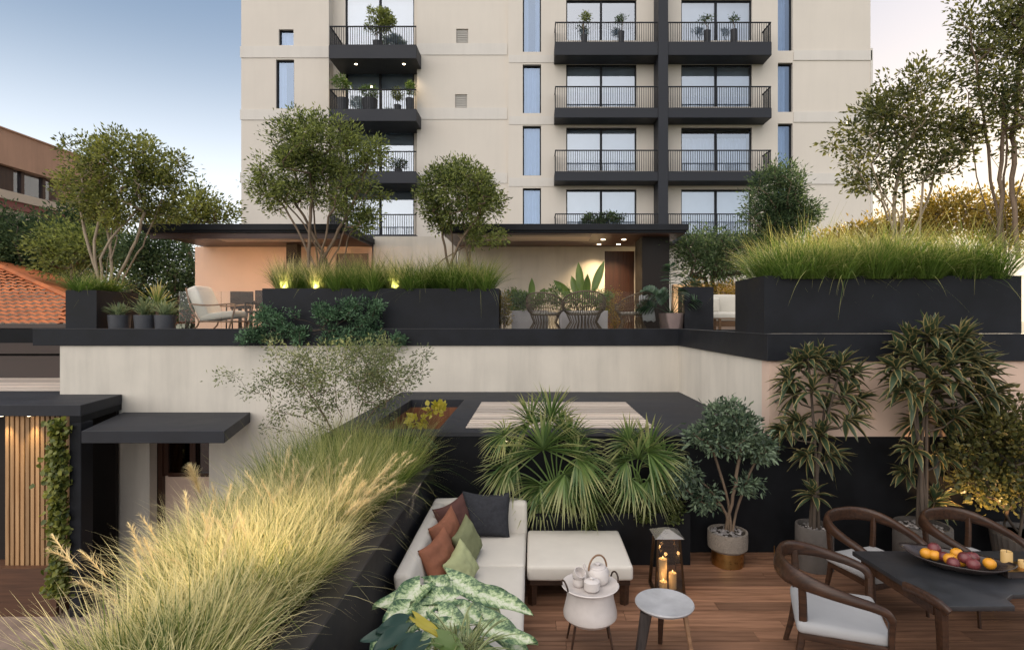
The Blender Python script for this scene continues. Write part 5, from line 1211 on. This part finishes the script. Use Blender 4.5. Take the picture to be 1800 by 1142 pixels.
paddle_plant('upright dark leaved plant at the left of the cream pavilion wall', (-.08, 13.75, TZ0 + .3), [((.05, 0, 1), 1.0, .02), ((-.45, .1, .9), .85, .1), ((.42, -.1, .9), .85, .05), ((-.8, 0, .6), .75, .2)], .20)
paddle_plant('tall banana leaved plant in front of the cream pavilion wall', (1.25, 13.9, TZ0 + .3), [((-.1, 0, 1), 1.45, .05), ((.35, .1, 1), 1.55, .02), ((-.55, -.1, .85), 1.4, .18), ((.45, -.2, .6), 1.0, .2), ((.05, -.2, 1), 1.15, .05), ((-.25, .3, 1), 1.25, .08), ((.75, 0, .45), .8, .3), ((-.8, .1, .4), .75, .3)], .21, .42)
shrub('bushy_plant', 'thin golden bush in front of the dark pavilion door', 'plant', (1.98, 13.6, TZ0), [blob(1078, 535, 15, 22, 13.6), blob(1080, 565, 12, 14, 13.6)], 30, 45, .045, .35, .07, 'lf_golden', 'bark')
shrub('bushy_plant', 'small weedy bush at the right end of the middle planter', 'plant', (-.62, 12.6, TZ0), [blob(885, 535, 9, 28, 12.6), blob(890, 560, 8, 12, 12.6)], 26, 50, .05, .35, .05, 'lf_golden', 'bark')
shrub('bushy_plant', 'warm lit plant behind the terrace sofa', 'plant', (4.5, 14.6, TZ0), [blob(1280, 515, 24, 18, 14.6), blob(1320, 520, 18, 22, 14.6), blob(1225, 515, 24, 18, 14.6)], 60, 55, .07, .36, .10, 'lf_golden', 'bark')
# monstera
t = thing('potted_monstera', 'split leaved plant in a mauve pot beside the pavilion column', 'potted plant', (3.02, 12.42, TZ0))
pot(t, 3.02, 12.42, TZ0, [(0, 0), (.21, 0), (.235, .02), (.27, .36), (.275, .40), (.245, .40), (.24, .36), (0, .36)], 'pot_mauve', .245, .37, n=36)
def split_leaf(base, dr, L, Wd, nl=9):
    """deeply cut leaf: petiole then paired lobes"""
    d = Vector(dr).normalized(); s_ = d.cross(Vector((random.uniform(-.5, .5), -1, .5))).normalized(); parts_b, parts_d, parts_L = [], [], []
    st = []
    for q in np.linspace(0, 1, 9): st.append(Vector(base) + d * L * q + Vector((0, 0, -1)) * .28 * L * q ** 3)
    for i in range(nl):
        f_ = .50 + .5 * i / (nl - 1); k = f_ * 8; i0 = min(7, int(k)); p = st[i0].lerp(st[i0 + 1], k - i0); w = Wd * (.35 + .65 * math.sin(math.pi * (.2 + .72 * i / (nl - 1))))
        for sg in (-1, 1): parts_b.append(p); parts_d.append(s_ * sg + d * (.25 + .6 * i / nl) + Vector((0, 0, -.12))); parts_L.append(w)
    v, f, uv = blades(np.array([tuple(x) for x in parts_b]), np.array([tuple(x) for x in parts_d]), np.array(parts_L), .085 * L / .8, .2, 4, .2, belly=1)
    return v, f, uv, st
for dr, L in (((-.05, -.1, 1), 1.45), ((.45, 0, .9), 1.15), ((-.6, -.1, .8), 1.0), ((-.35, -.4, .7), .85), ((.5, -.3, .55), .75), ((-.75, 0, .4), .8), ((.65, .1, .25), .6), ((.1, -.5, .8), .9)):
    v, f, uv, st = split_leaf((3.02, 12.42, TZ0 + .37), dr, L, .26); lf = link('leaf', npmesh('leaf', v, f, uv, True), 'lf_monst', t); MB().tube(st, [.011 - .001 * k for k in range(9)], 6).build('stalk', 'lf_monst', lf)
# ---- ivy on the slat screen
N = 1500; zz = ZP(735 + 310 * RNG.random(N) ** .9, 10.3); xx = XP(106, 10.4) + RNG.normal(size=N) * .085 * (1 + .3 * np.sin(zz * 6)); c = np.stack([xx, 10.36 + RNG.normal(size=N) * .06, zz], -1)
d = np.stack([RNG.normal(size=N) * .6, -.25 - .5 * RNG.random(N), -.7 + RNG.normal(size=N) * .4], -1); v, f = leaves(c, d, .075 + .05 * RNG.random(N), .075 + .03 * RNG.random(N), .15, 8)
t = thing('ivy', 'yellow green ivy climbing beside the warm slat screen', 'climbing plant', (XP(106, 10.4), 10.4, -2.43)); link('foliage', npmesh('foliage', v, f), 'lf_ivy', t)
mb = MB()
for k in range(4): mb.tube([(XP(106, 10.4) + .05 * math.sin(q * 7 + k * 2) + .02 * k, 10.40, -2.43 + 3.6 * q) for q in np.linspace(0, 1, 24)], .008, 5)
mb.build('stem', 'bark', t)
# ---- palms in the low planter
def fan(base, dr, Lp, R_, nlf, spread, droop):
    """fan leaf: petiole then radiating pleated leaflets"""
    d = Vector(dr).normalized(); s_ = d.cross(Vector((0, 0, 1))).normalized(); n = s_.cross(d).normalized()
    st = [Vector(base) + d * Lp * q + Vector((0, 0, -1)) * .18 * Lp * q ** 2.5 for q in np.linspace(0, 1, 6)]; hub = st[-1]; dd = (st[-1] - st[-2]).normalized()
    a = np.linspace(-spread, spread, nlf); b = np.tile(np.array(hub), (nlf, 1))
    D = np.cos(a)[:, None] * np.array(dd) + np.sin(a)[:, None] * np.array(s_) + RNG.normal(size=(nlf, 3)) * .03 + np.array(n)[None] * .10
    v, f, uv = blades(b, D, R_ * (.78 + .22 * np.cos(a * .8)) * (.92 + .16 * RNG.random(nlf)), R_ * .066, droop * (.6 + .8 * RNG.random(nlf)), 7, .55, belly=1)
    return v, f, uv, st
def palm(label, base, ht, specs, R_):
    specs = [(d_, lp_ * 1.12, k_) for d_, lp_, k_ in specs]
    t = thing('fan_palm', label, 'palm', base, 'palms in the low black planter')
    top = Vector(base) + Vector((0, 0, ht)); MB().tube([base, tuple(Vector(base) + Vector((.01, 0, ht * .5))), tuple(top)], [.07, .055, .045], 12).build('trunk', 'bark_dark', t, smooth=True)
    for dr, Lp, k in specs:
        v, f, uv, st = fan(tuple(top), dr, Lp, R_ * k, 36, 1.9, .50); fo = link('frond', npmesh('frond', v, f, uv, True), 'lf_palm', t); MB().tube(st, [.011, .010, .009, .008, .007, .006], 6).build('stalk', 'lf_palm', fo)
def palm_px(label, bx_, by_, fans, d0=7.13):
    base = P(bx_, by_, d0); base.z = .58; t = thing('fan_palm', label, 'palm', tuple(base), 'palms in the low black planter')
    MB().tube([base, base + Vector((.01, 0, .10)), base + Vector((.0, 0, .22))], [.055, .05, .035], 12).build('trunk', 'bark_dark', t, smooth=True)
    for hx_, hy_, ang, R_, dp in fans:
        hub = P(hx_, hy_, d0 + random.uniform(-.26, .10)); Rm = R_ * d0 / FPX * 1.08; b = base + Vector((0, 0, .15)); g = R(ang)
        dd = Vector((math.cos(g), random.uniform(-.5, -.1), math.sin(g) + .1)).normalized(); n_ = Vector((random.uniform(-.25, .25), -1, .55)); s_ = dd.cross(n_).normalized(); n_ = s_.cross(dd).normalized()
        ctrl = hub - dd * (hub - b).length * .45; st = [((1 - q) ** 2) * b + 2 * q * (1 - q) * ctrl + q * q * hub for q in np.linspace(0, 1, 7)]
        nl = 46; a = np.linspace(-1.95, 1.95, nl) + RNG.normal(size=nl) * .02
        D = np.cos(a)[:, None] * np.array(dd) + np.sin(a)[:, None] * np.array(s_) + RNG.normal(size=(nl, 3)) * .04 + np.array(n_)[None] * (.10 + .25 * np.abs(np.sin(a)))[:, None]
        v, f, uv = blades(np.tile(np.array(hub), (nl, 1)), D, Rm * (.80 + .25 * np.cos(a * .8)) * (.9 + .2 * RNG.random(nl)), Rm * .062, dp * (.6 + .8 * RNG.random(nl)), 7, .5, belly=1)
        fo = link('frond', npmesh('frond', v, f, uv, True), 'lf_palm', t); MB().tube(st, [.011, .0105, .010, .009, .008, .007, .006], 6).build('stalk', 'lf_palm', fo)
palm_px('large fan palm whose top fronds reach above the slatted roof', 985, 900, [(968, 738, 86, 68, .12), (932, 742, 118, 62, .18), (1002, 775, 55, 70, .2), (955, 790, 98, 82, .15), (1015, 805, 22, 64, .4), (888, 764, 150, 44, .4), (905, 808, 158, 62, .35), (890, 826, 178, 50, .3), (992, 832, -55, 62, .35), (948, 850, -98, 60, .25), (1025, 845, -25, 60, .4), (962, 858, -85, 52, .3), (985, 750, 75, 50, .15)])
palm_px('smaller palm at the right of the low planter', 1130, 900, [(1106, 778, 98, 56, .2), (1140, 795, 48, 74, .2), (1100, 812, 160, 46, .45), (1152, 832, 15, 46, .5), (1110, 842, -150, 48, .4), (1138, 845, -45, 48, .4), (1168, 806, 38, 46, .3), (1122, 805, 80, 60, .2)])
N = 4200; c = np.stack([.02 + 1.86 * RNG.random(N), 6.99 + .36 * RNG.random(N), .60 + .16 * RNG.random(N) ** 1.5], -1); d = np.stack([RNG.normal(size=N), -.4 + RNG.normal(size=N) * .7, .2 + RNG.normal(size=N) * .6], -1); pr = [leaves(c, d, .028 + .02 * RNG.random(N), .02, .15, 4)]
for px, ln_ in ((1035, .22), (1133, .12), (1185, .14), (1040, .16)):
    n2 = 170; q = RNG.random(n2); c = np.stack([XP(px, 6.97) + RNG.normal(size=n2) * .045, 6.955 + RNG.normal(size=n2) * .015, .66 - ln_ * q], -1); pr.append(leaves(c, RNG.normal(size=(n2, 3)) + np.array([0, -.6, -.5]), .035, .024, .15, 4))
v, f, _ = join(pr); o = link('ground_cover', npmesh('ground_cover', v, f), 'lf_cover'); tag(o, 'small leaved ground cover trailing over the low palm planter', 'ground cover', kind='stuff')
# ---- potted tree with two tone pot
px_, py_ = 2.40, 7.02
t = thing('potted_tree', 'leafy potted tree in a speckled pot with brass base', 'potted tree', (px_, py_, 0))
MB().lathe([(0, 0), (.185, 0), (.19, .005), (.195, .19), (0, .19)], 44, (px_, py_, 0)).build('brass_base', 'brass', t, smooth=True)
pot(t, px_, py_, .185, [(0, 0), (.205, 0), (.235, .03), (.24, .12), (.238, .225), (.212, .225), (.208, .19), (0, .19)], 'stone_pot', .21, .2, True)
tree('x', None, None, (px_, py_, .39), [blob(1285, 755, 50, 34, 7.0), blob(1332, 785, 26, 24, 7.0, 800), blob(1240, 770, 26, 24, 7.0, 600), blob(1208, 832, 26, 16, 6.95, 600), blob(1240, 872, 16, 22, 6.95, 420), blob(1316, 850, 22, 10, 6.95, 300), blob(1275, 722, 24, 16, 7.0, 450), blob(1185, 850, 14, 12, 6.95, 200)], 120, 44, .066, .38, .058, 'lf_tub', 'bark', 4, .024, twig=.0034, sprd=.05, root=t, shape=8, step=.12, up=-.05, stem_to=.85, waver=.006, lean=.6)
# ---- dracaenas
def dracaena(label, x, y, base_z, heads, L, Wd, potprof, potmat, soil_r, soil_z, nst=3, nl=22):
    t = thing('potted_dracaena', label, 'potted plant', (x, y, base_z), 'potted dracaenas along the black wall')
    pot(t, x, y, base_z, potprof, potmat, soil_r, soil_z, True)
    b = np.array([x, y, base_z + soil_z]); segs = []; trunk_nodes = []
    tops = sorted(heads, key=lambda h_: h_[0][2]); nodes_ = []
    for s_ in range(nst):
        hgt = tops[-1 - s_ * 2][0]; st = b + np.array([.05 * math.cos(s_ * 2.1), .05 * math.sin(s_ * 2.1), -.02])
        m = 10
        for i in range(m + 1):
            q = i / m; p = st + (np.array(hgt) - st) * np.array([q ** 1.6, q ** 1.6, q * .72 if False else q]) ; nodes_.append((p, s_, i)); 
            if i: segs.append((prev, p, .024 - .012 * (q - .1), .024 - .012 * q))
            prev = p
    parts_ = []
    for c, up, k in heads:
        c = np.array(c); best = min((n_ for n_ in nodes_ if n_[0][2] < c[2] - .02), key=lambda n_: np.linalg.norm(n_[0] - c) + .25 * max(0, .25 - (c[2] - n_[0][2])), default=nodes_[0])[0]
        if np.linalg.norm(best - c) > .03:
            mid = (best + c) / 2 + np.array([0, 0, -.05]); segs += [(best, mid, .012, .010), (mid, c, .010, .008)]
        parts_.append(rosette(c, up, int(nl * (.8 + .4 * random.random())), L * k, Wd, (.15, 1.65), .45))
    v, f = frusta(segs, 7); link('stem', npmesh('stem', v, f, smooth=True), 'bark_dark', t)
    for p in parts_: link('leaf_rosette', npmesh('leaf_rosette', p[0], p[1], p[2], True), 'dracaena', t)
def heads_px(lst, d, dj=.22):
    out = []
    for px, py, ux, uz, k in lst: c = P(px, py, d + random.uniform(-dj, dj)); out.append(((c.x, min(c.y, 7.22), c.z), (ux, -.25, uz), k))
    return out
cyl = lambda r, h: [(0, 0), (r * .96, 0), (r, .015), (r, h - .01), (r * .985, h), (r * .88, h), (r * .87, h - .05), (0, h - .05)]
dracaena('dracaena in a concrete pot left of the taller dracaena', 3.42, 6.92, 0, heads_px([(1440, 625, 0, 1, 1), (1400, 640, -.4, .8, 1), (1480, 640, .4, .8, 1), (1370 + 20, 690, -.7, .5, 1), (1430, 680, 0, .7, 1.1), (1490, 690, .6, .5, 1), (1455, 715, .1, .5, 1), (1400, 740, -.7, .3, 1), (1500, 735, .8, .3, .9), (1445, 760, -.1, .4, 1), (1465, 800, .7, .1, .9), (1415, 800, -.6, .1, .8), (1430, 865, -.2, .6, .85), (1460, 650, .2, .9, 1), (1420, 625, -.2, 1, .9), (1385, 665, -.6, .7, .9), (1505, 655, .6, .7, .9), (1515, 700, .8, .4, .8), (1375, 755, -.8, .3, .8)], 6.95), .30, .072, cyl(.215, .52), 'concrete_pot', .19, .47)
dracaena('tallest dracaena, its leaf heads reaching up to the big right planter', 4.72, 6.9, 0, heads_px([(1640, 590, 0, 1, 1.15), (1600, 600, -.3, .9, 1.1), (1690, 600, .4, .8, 1.1), (1570, 645, -.8, .5, 1), (1620, 640, -.2, .8, 1.1), (1670, 640, .2, .7, 1.1), (1725, 640, .8, .5, 1), (1600, 690, -.6, .4, 1), (1650, 690, 0, .5, 1.1), (1710, 690, .6, .4, 1), (1750, 690, .9, .4, .9), (1660, 740, .1, .4, 1.1), (1610, 740, -.7, .2, .9), (1600, 790, -.8, .1, .8), (1660, 800, .4, 0, .9), (1590, 830, -.7, .2, .7), (1645, 880, 0, .8, .95), (1690, 560 + 30, .3, 1, 1), (1630, 585, -.1, 1, 1), (1585, 620, -.6, .8, 1), (1705, 625, .6, .8, 1), (1650, 615, 0, 1, 1), (1640, 665, -.3, .6, 1), (1690, 665, .3, .6, 1), (1735, 660, .7, .6, .9), (1580, 670, -.7, .5, .9), (1630, 715, -.3, .4, .9), (1685, 730, .5, .4, .9)], 6.9), .33, .080, cyl(.31, .53), 'concrete_pot', .27, .48, 4)
t = thing('potted_bush', 'round leaved bush in a fluted pale pot at right edge', 'potted plant', (6.0, 6.95, 0))
n = 96; vs = []; prof = [(.26, 0), (.30, .12), (.335, .36), (.345, .43), (.315, .43), (.31, .36)]
for r, z in prof:
    for k in range(n): g = 2 * math.pi * k / n; rr = r + (.009 * math.sin(g * 32) if z < .4 and r != .31 else 0); vs.append((6.0 + rr * math.cos(g), 6.95 + rr * math.sin(g), z))
fs = [(j * n + k, j * n + (k + 1) % n, (j + 1) * n + (k + 1) % n, (j + 1) * n + k) for j in range(len(prof) - 1) for k in range(n)]
link('pot', npmesh('pot', np.array(vs), np.array(fs), smooth=True), 'concrete_pot', t)
MB().lathe([(0, .37), (.31, .37)], 30, (6, 6.95, 0)).build('soil', 'soil', t)
tree('x', None, None, (6.0, 6.95, .38), [blob(1750, 760, 52, 42, 6.9), blob(1730, 850, 40, 34, 6.85), blob(1790, 840, 40, 50, 6.85), blob(1790, 760, 40, 50, 6.9), blob(1700, 790, 22, 30, 6.9, 500)], 120, 42, .055, .75, .085, L_('leaf_round', (.035, .045, .014), (.15, .14, .045), .3, .4, 2), 'bark_dark', 4, .018, twig=.0036, sprd=.10, root=t, shape=8, step=.14)
uplight(5.30, 6.62, .0, 'uplight on the deck between the tall dracaena and the round leaved bush', 105, (5.45, 7.37, 2.1), 1.5, (1, .58, .26))
uplight(4.25, 15.0, TZ0, 'uplight at the foot of the warm wall behind the terrace sofa', 70, (4.4, 15.75, 4.4), 2.2)
# ---- caladium in the foreground
m, n, l, b = nodes('caladium_leaf')
uv = n.new('ShaderNodeUVMap'); sp = n.new('ShaderNodeSeparateXYZ'); l.new(uv.outputs[0], sp.inputs[0])
co = tex_coord(n, l); nz = noise(n, l, co, 30, 5, .7)
def MN(op, a, b_=None, c=None):
    k = n.new('ShaderNodeMath'); k.operation = op
    for i, x in enumerate((a, b_, c)):
        if x is None: continue
        if isinstance(x, (int, float)): k.inputs[i].default_value = x
        else: l.new(x, k.inputs[i])
    return k.outputs[0]
au = MN('ABSOLUTE', MN('SUBTRACT', sp.outputs[0], .5))                # 0 at midrib .. .5 at margin
vein = MN('ABSOLUTE', MN('SUBTRACT', MN('FRACT', MN('MULTIPLY', MN('SUBTRACT', sp.outputs[1], MN('MULTIPLY', au, .55)), 9)), .5))   # herringbone veins
va = ramp(n, l, vein, [(.0, (1, 1, 1)), (.13, (0, 0, 0))])
g2 = n.new('ShaderNodeNewGeometry')
k1 = MN('ADD', MN('MULTIPLY', nz, 1.1), MN('MULTIPLY', au, .75)); k1 = MN('ADD', k1, MN('MULTIPLY', MN('SUBTRACT', g2.outputs['Random Per Island'], .5), .42)); k1 = MN('ADD', k1, MN('MULTIPLY', va, .13))
col = ramp(n, l, k1, [(.58, (.70, .72, .56)), (.76, (.42, .53, .27)), (.90, (.13, .22, .10)), (1.0, (.05, .105, .055))])
l.new(col, b.inputs['Base Color']); b.inputs['Roughness'].default_value = .38; bump(n, l, b, va, .35, .004)
tr_ = n.new('ShaderNodeBsdfTranslucent'); l.new(col, tr_.inputs[0]); ms = n.new('ShaderNodeMixShader'); ms.inputs[0].default_value = .22; l.new(b.outputs[0], ms.inputs[1]); l.new(tr_.outputs[0], ms.inputs[2]); l.new(ms.outputs[0], n['Material Output'].inputs[0])
M['caladium'] = m
M['lf_bluegreen'] = L_('leaf_bluegreen', (.014, .036, .030), (.04, .08, .060), .2, .35, 2)
M['lf_yellow'] = L_('leaf_yellow', (.34, .30, .04), (.50, .42, .08), .35, .4, 2)
def heart(base, tip, Wd, up, cup=.12, wave=.02, nv=14, nu=10):
    base, tip = Vector(base), Vector(tip); d = tip - base; L = d.length; d.normalize(); s_ = d.cross(Vector(up)).normalized(); nn = s_.cross(d).normalized(); vs = []; uv = []; fs = []; ph = random.random() * 6
    for i in range(nv + 1):
        v_ = i / nv
        w = Wd * .5 * (1.25 * (v_ + .04) ** .42 * (1 - v_) ** .75 * 1.28)
        for j in range(nu + 1):
            u = 2 * j / nu - 1; back = -.20 * L * abs(u) ** 1.3 * (1 - v_) ** 2.5
            z = cup * Wd * u * u - .16 * L * v_ ** 2 + wave * math.sin(v_ * 9 + ph + 3 * u) * abs(u)
            p = base + d * (L * v_ + back) + s_ * (w * u) + nn * z; vs.append(tuple(p)); uv.append(((u + 1) / 2, v_))
    for i in range(nv):
        for j in range(nu): a = i * (nu + 1) + j; fs.append((a, a + 1, a + nu + 2, a + nu + 1))
    return np.array(vs), np.array(fs), np.array(uv)
t = thing('caladium', 'big striped white and green caladium leaves in front of the sofa', 'plant', (-.62, 3.72, 0))
pot(t, -.62, 3.72, 0, [(0, 0), (.20, 0), (.22, .02), (.27, .48), (.27, .52), (.24, .52), (.235, .47), (0, .47)], 'pot_dark', .24, .48)
CL = [((740, 1012, 4.2), (690, 1062, 3.95), .30), ((760, 1005, 4.35), (860, 1000, 4.5), .17), ((790, 1000, 4.4), (880, 1050, 4.15), .26), ((830, 1025, 4.3), (938, 1052, 4.15), .24), ((800, 1035, 4.1), (720, 1030, 4.1), .22), ((720, 1050, 4.0), (672, 1075, 3.85), .24), ((770, 1060, 3.9), (830, 1105, 3.7), .26), ((850, 1070, 4.0), (935, 1135, 3.75), .26), ((790, 1085, 3.8), (730, 1120, 3.6), .24), ((830, 1060, 4.1), (880, 1080, 4.0), .22), ((700, 1085, 3.8), (650, 1130, 3.6), .24), ((810, 1110, 3.65), (880, 1160, 3.5), .26), ((760, 1030, 4.2), (800, 1065, 4.0), .24), ((740, 1125, 3.6), (700, 1165, 3.45), .24), ((780, 1015, 4.3), (745, 1000, 4.35), .2), ((730, 1030, 4.15), (655, 1045, 4.0), .22), ((800, 1015, 4.35), (905, 1020, 4.4), .16), ((760, 1045, 4.05), (700, 1100, 3.85), .22), ((850, 1090, 3.85), (945, 1105, 3.75), .2), ((800, 1050, 4.05), (850, 1075, 3.9), .2), ((820, 1125, 3.65), (930, 1165, 3.45), .22)]
for bq, tq, wd in CL:
    bq, tq = P(bq[0], bq[1] + 16, bq[2]), P(tq[0], tq[1] + 16, tq[2]); v, f, uv = heart(bq, tq, wd * .95, (0, -.35, 1), .10, .012); lf = link('leaf', npmesh('leaf', v, f, uv, True), 'caladium', t)
    r0 = Vector((-.62 + random.uniform(-.08, .08), 3.72 + random.uniform(-.08, .08), .49)); MB().tube(catmull([r0, (r0 + bq) / 2 + Vector((0, 0, .1)), bq], 5), .007, 6).build('stalk', 'lf_plant', lf)
t = thing('blue_green_plant', 'dark blue green leaves with one yellow leaf at the picture bottom', 'plant', (-.95, 3.35, 0))
pot(t, -.98, 3.35, 0, [(0, 0), (.16, 0), (.18, .02), (.22, .55), (.22, .6), (.19, .6), (.185, .55), (0, .55)], 'pot_dark', .19, .56)
for bq, tq, wd, mt in (((715, 1092, 3.65), (662, 1108, 3.5), .17, 'lf_bluegreen'), ((715, 1110, 3.5), (655, 1138, 3.35), .17, 'lf_bluegreen'), ((740, 1125, 3.45), (690, 1160, 3.25), .18, 'lf_bluegreen'), ((730, 1085, 3.7), (780, 1118, 3.5), .09, 'lf_yellow'), ((700, 1110, 3.55), (632, 1120, 3.45), .12, 'lf_bluegreen'), ((770, 1120, 3.5), (820, 1150, 3.4), .16, 'lf_plant')):
    bq, tq = P(*bq), P(*tq); v, f, uv = heart(bq, tq, wd, (0, -.5, 1), .1, .008); lf = link('leaf', npmesh('leaf', v, f, uv, True), mt, t)
    r0 = Vector((-.98, 3.35, .56)); MB().tube(catmull([r0, (r0 + bq) / 2 + Vector((0, 0, .1)), bq], 5), .006, 6).build('stalk', 'lf_plant', lf)
N = 120; a = RNG.random(N) * 6.283; tl = .2 + .9 * RNG.random(N); c0 = P(815, 1125, 3.55)
v, f, uv = blades(np.array([[c0.x, c0.y, c0.z - .12]]) + RNG.normal(size=(N, 3)) * .05, np.stack([np.cos(a) * np.sin(tl), np.sin(a) * np.sin(tl), np.cos(tl)], -1), .26 + .14 * RNG.random(N), .014, .4, 6, .3, belly=1)
o = thing('strappy_plant', 'tuft of narrow pale striped leaves below the caladium', 'plant', (c0.x, c0.y, 0)); link('foliage', npmesh('foliage', v, f, uv, True), stripemat('strap_leaf', (.10, .16, .05), (.42, .42, .20), .25, .25), o)
MB().lathe([(0, 0), (.14, 0), (.17, .55), (.15, .55), (0, .53)], 28, (c0.x, c0.y, 0)).build('pot', 'pot_dark', o, smooth=True)
MB().tube([(c0.x, c0.y, .53), (c0.x, c0.y, c0.z - .1)], .02, 8).build('stem', 'bark', o)
# ---- balcony plants
def bplant(label, px, py, rx, ry, d, floor_py, potr, leaf='lf_plant', nc=16, per=40, sz=.10, ph=None):
    c = P(px, py, d); zf = floor_py; t = thing('balcony_plant', label, 'potted plant', (c.x, d, zf), 'plants on the balconies')
    h = ph if ph else .45
    MB().lathe([(0, 0), (potr * .8, 0), (potr, h), (potr * .88, h), (potr * .85, h - .04), (0, h - .04)], 18, (c.x, d, zf)).build('pot', 'pot_dark', t, smooth=True)
    tree('x', None, None, (c.x, d, zf + h - .04), [blob(px, py, rx, ry, d)], nc, per, sz, .4, .07, leaf, 'bark', 3, .02, root=t, parts=('stem', 'foliage'), twig=.006)
zb1, zb2 = BZ(79), BZ(192)
bplant('big round shrub on the top left balcony', 664, 36, 27, 19, 27.4, zb1, .25, 'lf_olive', 40, 60, .12, .4)
bplant('leafy plant at the left end of the second left balcony', 603, 145, 14, 14, 27.4, zb2, .28, 'lf_plant', 18, 45, .11, .7)
bplant('plant in the large pot at the middle of the second left balcony', 650, 162, 15, 10, 27.3, zb2, .38, 'lf_plant', 18, 45, .10, .62)
bplant('small ball shrub on the second left balcony', 699, 168, 8, 9, 27.3, zb2, .18, 'lf_olive', 14, 45, .09, .35)
bplant('upright plant at the right end of the second left balcony', 720, 156, 8, 10, 27.5, zb2, .2, 'lf_plant', 12, 40, .11, .75)
bplant('plant on the third left balcony, beside the tree crown', 700, 290, 14, 8, 27.4, BZ(302), .2, 'lf_dark', 14, 45, .10, .25)
zt0 = BZ(74)
bplant('spiky plant on the upper middle balcony', 1027, 32, 7, 7, 27.4, zt0, .16, 'lf_olive', 9, 34, .11, .6)
bplant('low plant on the upper middle balcony beside the spiky one', 1092, 35, 8, 4, 27.4, zt0, .16, 'lf_dark', 8, 30, .10, .75)
bplant('low plant at the left of the upper right balcony', 1243, 34, 14, 3, 27.4, zt0, .16, 'lf_dark', 10, 26, .09, .8)
bplant('low plant at the middle of the upper right balcony', 1290, 33, 8, 3, 27.4, zt0, .16, 'lf_dark', 8, 26, .09, .85)
bplant('row of greenery behind the lowest middle balcony railing', 1055, 383, 45, 9, 27.4, BZ(412), .2, 'lf_dark', 40, 45, .11, .4)
